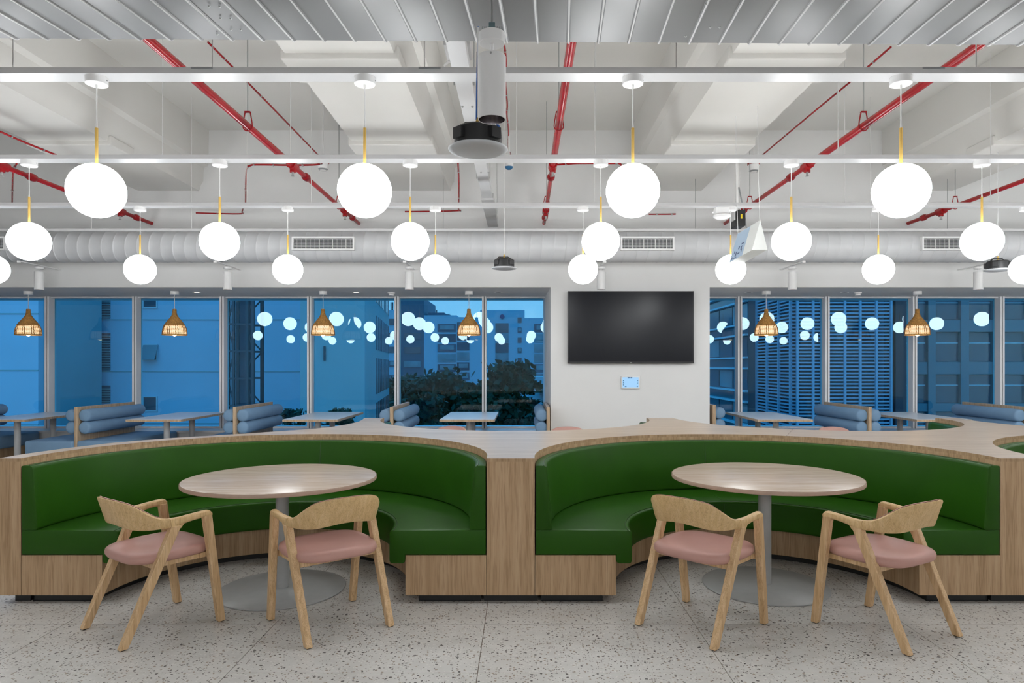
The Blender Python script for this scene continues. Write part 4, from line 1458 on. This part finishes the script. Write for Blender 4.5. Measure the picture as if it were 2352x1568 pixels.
# pale block with small windows and louvred vents
y = 43.0
t = building('apartment_block', 'pale rendered block with small tilted windows and louvred vents, seen through the glass', y, 40, 700, 300, 8, 'block_white')
for py_ in (734, 853, 615, 972):
    p = P(0, py_, y)
    obj('floor_line', boxmesh('floor_line', P(40, 0, y).x, P(700, 0, y).x, y - 0.03, y + 0.01, p.z - 0.03, p.z + 0.03), 'block_grey', t)
for px_ in (120, 331):
    for k, (u, v) in enumerate(((668, 705), (792, 826), (912, 942), (1030, 1060))):
        w = win(t, y, px_, px_ + 29 if px_ > 200 else px_ + 28, u, v, frame=0.07)
        if k == 1:
            a, b2 = P(px_, u, y), P(px_ + 34, v, y)
            m = MB()
            m.hexa([(a.x, y - 0.55, b2.z), (b2.x, y - 0.55, b2.z), (b2.x, y - 0.50, b2.z), (a.x, y - 0.50, b2.z), (a.x, y - 0.10, a.z), (b2.x, y - 0.10, a.z), (b2.x, y - 0.05, a.z), (a.x, y - 0.05, a.z)])
            sub('open_sash', m.mesh('open_sash'), 'far_window_pale', w)
for u, v in ((640, 731), (765, 850), (885, 925), (990, 1060)):
    a, b2 = P(219, u, y), P(254, v, y)
    lv = obj('louvre_vent', boxmesh('louvre_vent', a.x, b2.x, y - 0.03, y + 0.02, b2.z, a.z), 'block_dark', t)
    nn = int((a.z - b2.z) / 0.16)
    sl = boxmesh('slat', a.x, b2.x, y - 0.10, y - 0.03, 0, 0.06)
    sl.materials.append(MATS['block_grey'])
    for k in range(nn):
        o = sub('slat', sl, None, lv)
        o.location = (0, 0, b2.z + 0.05 + k * 0.16)
# nearer plain block at the edge of the view
y = 37.0
t = building('stair_block', 'plain pale stair block with a dark edge joint, beside the windowed block', y, -260, 88, 300, 5.0, 'block_white')
obj('edge_joint', boxmesh('edge_joint', P(88, 0, y).x, P(103, 0, y).x, y + 0.4, y + 5.0, GZ, P(0, 300, y).z), 'block_grey', t)
for py_ in (720, 850, 975):
    p = P(0, py_, y)
    obj('floor_line', boxmesh('floor_line', P(-260, 0, y).x, P(88, 0, y).x, y - 0.03, y + 0.01, p.z - 0.03, p.z + 0.03), 'block_grey', t)

# steel lattice mast
y = 34.0
mt = thing('lattice_mast', 'dark steel lattice hoist mast standing before the pale block', 'mast', (P(552, 0, y).x, y, GZ))
xa, xb = P(524, 0, y).x, P(581, 0, y).x
zt = 14.0
legm = boxmesh('mast_leg', -0.075, 0.075, -0.075, 0.075, GZ, zt)
legm.materials.append(MATS['steel_dark'])
for xx in (xa, xa + 0.27, xb - 0.27, xb):
    for yy in (y, y + 1.2):
        if xx in (xa, xb) or yy == y:
            o = bpy.data.objects.new('mast_leg', legm)
            COL.objects.link(o)
            o.parent = mt
            o.location = (xx - mt.location.x, yy - mt.location.y, -GZ)
hb = boxmesh('mast_brace', xa, xb, -0.05, 0.05, -0.05, 0.05)
hb.materials.append(MATS['steel_dark'])
step = 1.36
k = 0
z = GZ + 0.3
while z < zt - step:
    for yy in (y, y + 1.2):
        o = obj('mast_brace', hb, None, mt)
        o.location = (0, yy, z)
    d = 1 if k % 2 else -1
    for x0, x1 in ((xa, xa + 0.27), (xb - 0.30, xb)):
        q0, q1 = (x0, x1) if d > 0 else (x1, x0)
        obj('mast_brace', MB().tube([(q0, y, z), (q1, y, z + step)], 0.035, 5).mesh('mast_brace'), 'steel_dark', mt)
    q0, q1 = (xa, xb) if d > 0 else (xb, xa)
    obj('mast_brace', MB().tube([(q0, y + 1.2, z), (q1, y + 1.2, z + step)], 0.045, 5).mesh('mast_brace'), 'steel_dark', mt)
    z += step
    k += 1
obj('hoist_cage', boxmesh('hoist_cage', xa + 0.42, xb - 0.42, y + 0.35, y + 0.9, GZ, zt), 'block_dark', mt)

# grey block with a windowed flank
t = thing('grey_block', 'grey-green block with slot windows on its receding flank, before the far offices', 'building', (-9, 30, GZ))
a, b2, c = P(690, 0, 33), P(838, 0, 33), P(894, 0, 52)
m = MB()
zt = 11.0
m.hexa([(a.x, 33, GZ), (b2.x, 33, GZ), (c.x, 52, GZ), (a.x, 52, GZ), (a.x, 33, zt), (b2.x, 33, zt), (c.x, 52, zt), (a.x, 52, zt)])
obj('wall', m.mesh('wall'), 'block_grey', t)
fd = (Vector((c.x, 52, 0)) - Vector((b2.x, 33, 0)))
fn = Vector((fd.y, -fd.x, 0)).normalized()
for zz0, zz1 in ((2.4, 4.4), (-0.2, 1.9), (-3.0, -0.7), (5.2, 7.2), (-5.8, -3.6)):
    for k in range(9):
        u0, u1 = 0.36 + k * 0.07, 0.36 + k * 0.07 + 0.035
        p0, p1 = Vector((b2.x, 33, 0)) + fd * u0, Vector((b2.x, 33, 0)) + fd * u1
        m = MB()
        pp = []
        for zz in (zz0, zz1):
            for q, l in ((p0, 0.03), (p1, 0.03), (p1, -0.05), (p0, -0.05)):
                w_ = q + fn * l
                pp.append((w_.x, w_.y, zz))
        m.hexa(pp)
        obj('slot_window', m.mesh('slot_window'), 'far_window', t)
obj('roof_drain', boxmesh('roof_drain', P(744, 0, 33).x, P(748, 0, 33).x, 32.9, 33, P(0, 828, 33).z, P(0, 795, 33).z), 'steel_dark', t)

# far office blocks
y = 150.0
specs = [
    ('office_block', 'narrow far office block with an antenna, beside the grey-green block', 880, 918.5, 712, 'block_pale', [(893, 917, 732 + k * 32, 732 + k * 32 + 14) for k in range(8)], 0),
    ('office_block', 'tall far office block rising past the window top, with dark brown bays', 919, 974, 684, 'block_dark', [(928, 966, 765 + k * 32, 765 + k * 32 + 14) for k in range(6)], 3),
    ('office_block', 'far office block with rooftop plant and dark bays, behind the wicker lamp', 974, 1049, 724, 'block_pale', [(1005, 1047, 744 + k * 23, 744 + k * 23 + 18) for k in range(9)], 6),
    ('office_block', 'far office block with a long bright window row, behind the window mullion', 1049, 1103, 728, 'block_pale', [(1050, 1078, 740 + k * 23, 740 + k * 23 + 18) for k in range(9)], 9),
    ('office_block', 'far pale office tower with a round blue sign and a stair window strip', 1103, 1205, 712, 'block_pale', [(1138, 1168, 742 + k * 23, 742 + k * 23 + 22) for k in range(9)] + [(1189, 1198, 729 + k * 23, 729 + k * 23 + 12) for k in range(9)], 2),
    ('office_block', 'low far office block with dark bays, next to the white column', 1205, 1262, 730, 'block_pale', [(1227, 1262, 744 + k * 23, 744 + k * 23 + 19) for k in range(9)], 5),
]
random.seed(3)
for nm, lb, p0, p1, ptop, mat, wins, dd in specs:
    yy = y
    t = building(nm, lb, yy, p0, p1, ptop, 20, mat)
    t['group'] = 'far office blocks'
    for w in wins:
        r_ = random.random()
        o = win(t, yy, *w, mat='far_window' if r_ < 0.6 else ('block_dark' if r_ < 0.8 else 'far_window_pale'), out=0.15)
        if r_ > 0.45:
            a_, b_ = P(w[0], w[2], yy), P(w[1], w[3], yy)
            sub('window_pane', boxmesh('window_pane', a_.x + (b_.x - a_.x) * 0.15, b_.x - (b_.x - a_.x) * 0.1, yy - 0.25, yy - 0.15, b_.z + (a_.z - b_.z) * .3, a_.z - (a_.z - b_.z) * .15), 'far_window_pale', o)
    if p0 == 974:
        for q0, q1, q2 in ((980, 1018, 716), (1018, 1030, 720)):
            a_, b_ = P(q0, q2, yy), P(q1, 724, yy)
            obj('roof_plant', boxmesh('roof_plant', a_.x, b_.x, yy + 2, yy + 6, b_.z, a_.z), 'block_dark', t)
        obj('antenna', MB().tube([P(1003, 724, yy + 3), P(1003, 712, yy + 3)], 0.12, 5).mesh('antenna'), 'steel_dark', t)
    if p0 == 880:
        for q in (898, 902):
            obj('antenna', MB().tube([P(q, 712, yy + 3), P(q, 694, yy + 3)], 0.15, 5).mesh('antenna'), 'steel_dark', t)
    if p0 == 1103:
        c = P(1153.5, 727, yy)
        obj('round_sign', MB().lathe([(0.5, -0.3), (0.5, 0.0)], c=(c.x, c.y, c.z), n=24, axis='Y').mesh('round_sign'), 'logo_blue', t)
# white tent roofs low by the column
t = thing('site_shed', 'low white shed roofs among the trees next to the column', 'shed', (P(1225, 0, 60).x, 60, GZ))
for a_, b_, u, v in ((1195, 1262, 866, 880), (1205, 1230, 880, 905), (1215, 1262, 905, 925)):
    p, q = P(a_, u, 60), P(b_, v, 60)
    obj('shed_roof', boxmesh('shed_roof', p.x, q.x, 60 + u * 0.01, 63, q.z - 0.2, p.z), 'slab_white', t)
for u in (884, 897):
    p, q = P(1240, u, 60), P(1262, u + 9, 60)
    obj('window', boxmesh('window', p.x, q.x, 59.9, 63.5, q.z, p.z), 'far_window', t)


# trees
def tree(base, height, rx, n, label, seed, cat='tree', leaf=0.32, crown_low=0.35):
    rnd = random.Random(seed)
    t = thing('tree' if cat == 'tree' else 'shrub', label, cat, tuple(base), group='trees and shrubs outside')
    m = MB()
    clumps = []
    for k in range(16):
        a = rnd.random() * 2 * PI
        h = crown_low + (0.97 - crown_low) * rnd.random()
        w = math.sin(PI * min(1, (h - crown_low + 0.16) / (1.14 - crown_low)))
        r = rx * w * (0.35 + 0.6 * rnd.random())
        clumps.append(Vector((r * math.cos(a), r * math.sin(a), height * h)))
    bx = Vector(base)
    for k in range(n):
        c = clumps[k % len(clumps)]
        s = rx * 0.42
        d = Vector((rnd.gauss(0, 1), rnd.gauss(0, 1), rnd.gauss(0, 0.45)))
        p = bx + c + d * s * 0.6
        u = Vector((rnd.gauss(0, 1), rnd.gauss(0, 1), rnd.gauss(0, 1))).normalized() * leaf
        v = u.cross(Vector((rnd.gauss(0, 1), rnd.gauss(0, 1), rnd.gauss(0, 1)))).normalized() * leaf * 0.55
        o = len(m.v)
        m.v += [tuple(p - u), tuple(p + v), tuple(p + u), tuple(p - v)]
        m.f.append((o, o + 1, o + 2, o + 3))
    me = bpy.data.meshes.new('foliage')
    me.from_pydata(m.v, [], m.f)
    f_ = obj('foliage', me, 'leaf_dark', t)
    f_['kind'] = 'stuff'
    m = MB()
    m.tube([bx, bx + Vector((0.1, 0, height * 0.3)), bx + Vector((0, 0.1, height * 0.85))], height * 0.022, 7, r2=height * 0.008)
    for c in clumps[:9]:
        m.tube([bx + Vector((0, 0, height * 0.35 + 0.1 * c.z)), bx + c], height * 0.008, 5, r2=0.02)
    obj('trunk', m.mesh('trunk', smooth=60), 'bark', t)
    return t


def tree_px(px_, pytop, y, rpx, n, label, seed, **kw):
    c = P(px_, pytop, y)
    tree((c.x, y, GZ), c.z - GZ, rpx * y / F, n, label, seed, **kw)


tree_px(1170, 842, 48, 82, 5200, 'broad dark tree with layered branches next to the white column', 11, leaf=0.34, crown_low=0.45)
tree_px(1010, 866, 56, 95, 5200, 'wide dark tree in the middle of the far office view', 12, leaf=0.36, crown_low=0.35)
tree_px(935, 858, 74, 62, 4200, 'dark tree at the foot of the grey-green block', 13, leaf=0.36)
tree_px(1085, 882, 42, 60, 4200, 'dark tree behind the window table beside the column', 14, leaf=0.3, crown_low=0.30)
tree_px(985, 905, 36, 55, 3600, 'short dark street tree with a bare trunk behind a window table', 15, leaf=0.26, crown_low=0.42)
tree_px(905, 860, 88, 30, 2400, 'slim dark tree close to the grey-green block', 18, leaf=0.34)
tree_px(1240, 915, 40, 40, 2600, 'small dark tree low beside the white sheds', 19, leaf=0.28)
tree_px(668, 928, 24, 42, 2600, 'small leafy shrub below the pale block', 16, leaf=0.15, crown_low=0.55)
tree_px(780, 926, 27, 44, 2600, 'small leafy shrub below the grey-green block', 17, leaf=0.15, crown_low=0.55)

# glass fronted block, receding beside the tower
X0 = (1722 - CX) * 48 / F
t = thing('glass_block', 'dark glass office front with bright floor edges, receding beside the louvred tower', 'building', (X0, 55, GZ))
obj('wall', boxmesh('wall', X0, X0 + 6, 48, 80, GZ, 14), 'far_window', t)
zz = -8.4
while zz < 13:
    obj('floor_edge', boxmesh('floor_edge', X0 - 0.35, X0, 48, 80, zz, zz + 0.13), 'slab_white', t)
    obj('floor_edge', boxmesh('floor_edge', X0 - 0.35, X0, 48, 80, zz + 0.78, zz + 0.9), 'slab_white', t)
    for k in range(9):
        yy = 48.3 + k * 3.5
        obj('pane', boxmesh('pane', X0 - 0.06, X0, yy, yy + 3.3, zz + 1.0, zz + 2.3), 'far_window_pale' if (k + int(zz)) % 3 == 0 else 'far_window', t)
    zz += 2.4
obj('corner_pier', boxmesh('corner_pier', X0 - 0.1, X0 + 1.0, 46.6, 48, GZ, 14), 'block_maroon', t)

# louvred tower
YT = 40.0
X0, X1 = (1826 - CX) * YT / F, (2048 - CX) * YT / F
t = thing('louvred_tower', 'blue-grey tower wrapped in horizontal louvre slats and thin posts', 'building', (X0, YT, GZ))
obj('core', boxmesh('core', X0 + 0.5, X1 - 0.2, YT + 0.5, YT + 6.4, GZ, 14), 'block_dark', t)
sA = boxmesh('slat', X0 + 0.12, X1, YT - 0.02, YT + 0.22, -0.045, 0.045)
sB = boxmesh('slat', X0 - 0.10, X0 + 0.14, YT + 0.20, YT + 6.4, -0.045, 0.045)
for s_ in (sA, sB):
    s_.materials.append(MATS['louvre_slat'])
z = -4.6
while z < 7.6:
    for s_ in (sA, sB):
        o = obj('slat', s_, None, t)
        o.location = (0, 0, z)
    z += 0.208
for px_ in (1831, 1867, 1886, 1940, 1975, 2012, 2046):
    x = (px_ - CX) * YT / F
    obj('post', boxmesh('post', x - 0.06, x + 0.06, YT - 0.10, YT + 0.05, GZ, 14), 'louvre_slat', t)
for f in (0.03, 0.33, 0.66, 0.98):
    yy = YT + 0.25 + 6.1 * f
    obj('post', boxmesh('post', X0 - 0.17, X0 - 0.02, yy - 0.07, yy + 0.07, GZ, 14), 'louvre_slat', t)

# office front with window rows
y = 44.0
t = building('office_building', 'dark office front with pale piers and rows of windows, beyond the louvred tower', y, 2046, 2620, 300, 6, 'block_dark')
a = P(2048, 0, y)
obj('corner_pier', boxmesh('corner_pier', a.x - 0.3, P(2062, 0, y).x, y - 1.0, y, GZ, 14), 'block_maroon', t)
for p0, p1 in ((2064, 2072), (2126, 2143), (2201, 2219), (2275, 2292), (2352, 2370), (2430, 2446)):
    obj('pier', boxmesh('pier', P(p0, 0, y).x, P(p1, 0, y).x, y - 0.30, y, GZ, 14), 'block_slate', t)
for u, v in ((640, 672), (735, 762), (831, 859), (926, 944), (1010, 1040)):
    p, q = P(2062, u, y), P(2610, v, y)
    obj('spandrel', boxmesh('spandrel', p.x, q.x, y - 0.22, y, q.z, p.z), 'block_slate', t)
for u, v in ((674, 733), (764, 829), (861, 924), (946, 1008)):
    for p0, p1 in ((2074, 2124), (2145, 2199), (2221, 2273), (2294, 2350), (2372, 2428)):
        w = win(t, y, p0, p1, u, v, mat='far_window', out=0.05)
        a_, b_ = P(p0 + 1, u + (v - u) * 0.35, y), P(p1 - 1, u + (v - u) * 0.38, y)
        sub('transom', boxmesh('transom', a_.x, b_.x, y - 0.10, y - 0.05, b_.z, a_.z), 'slab_white', w)
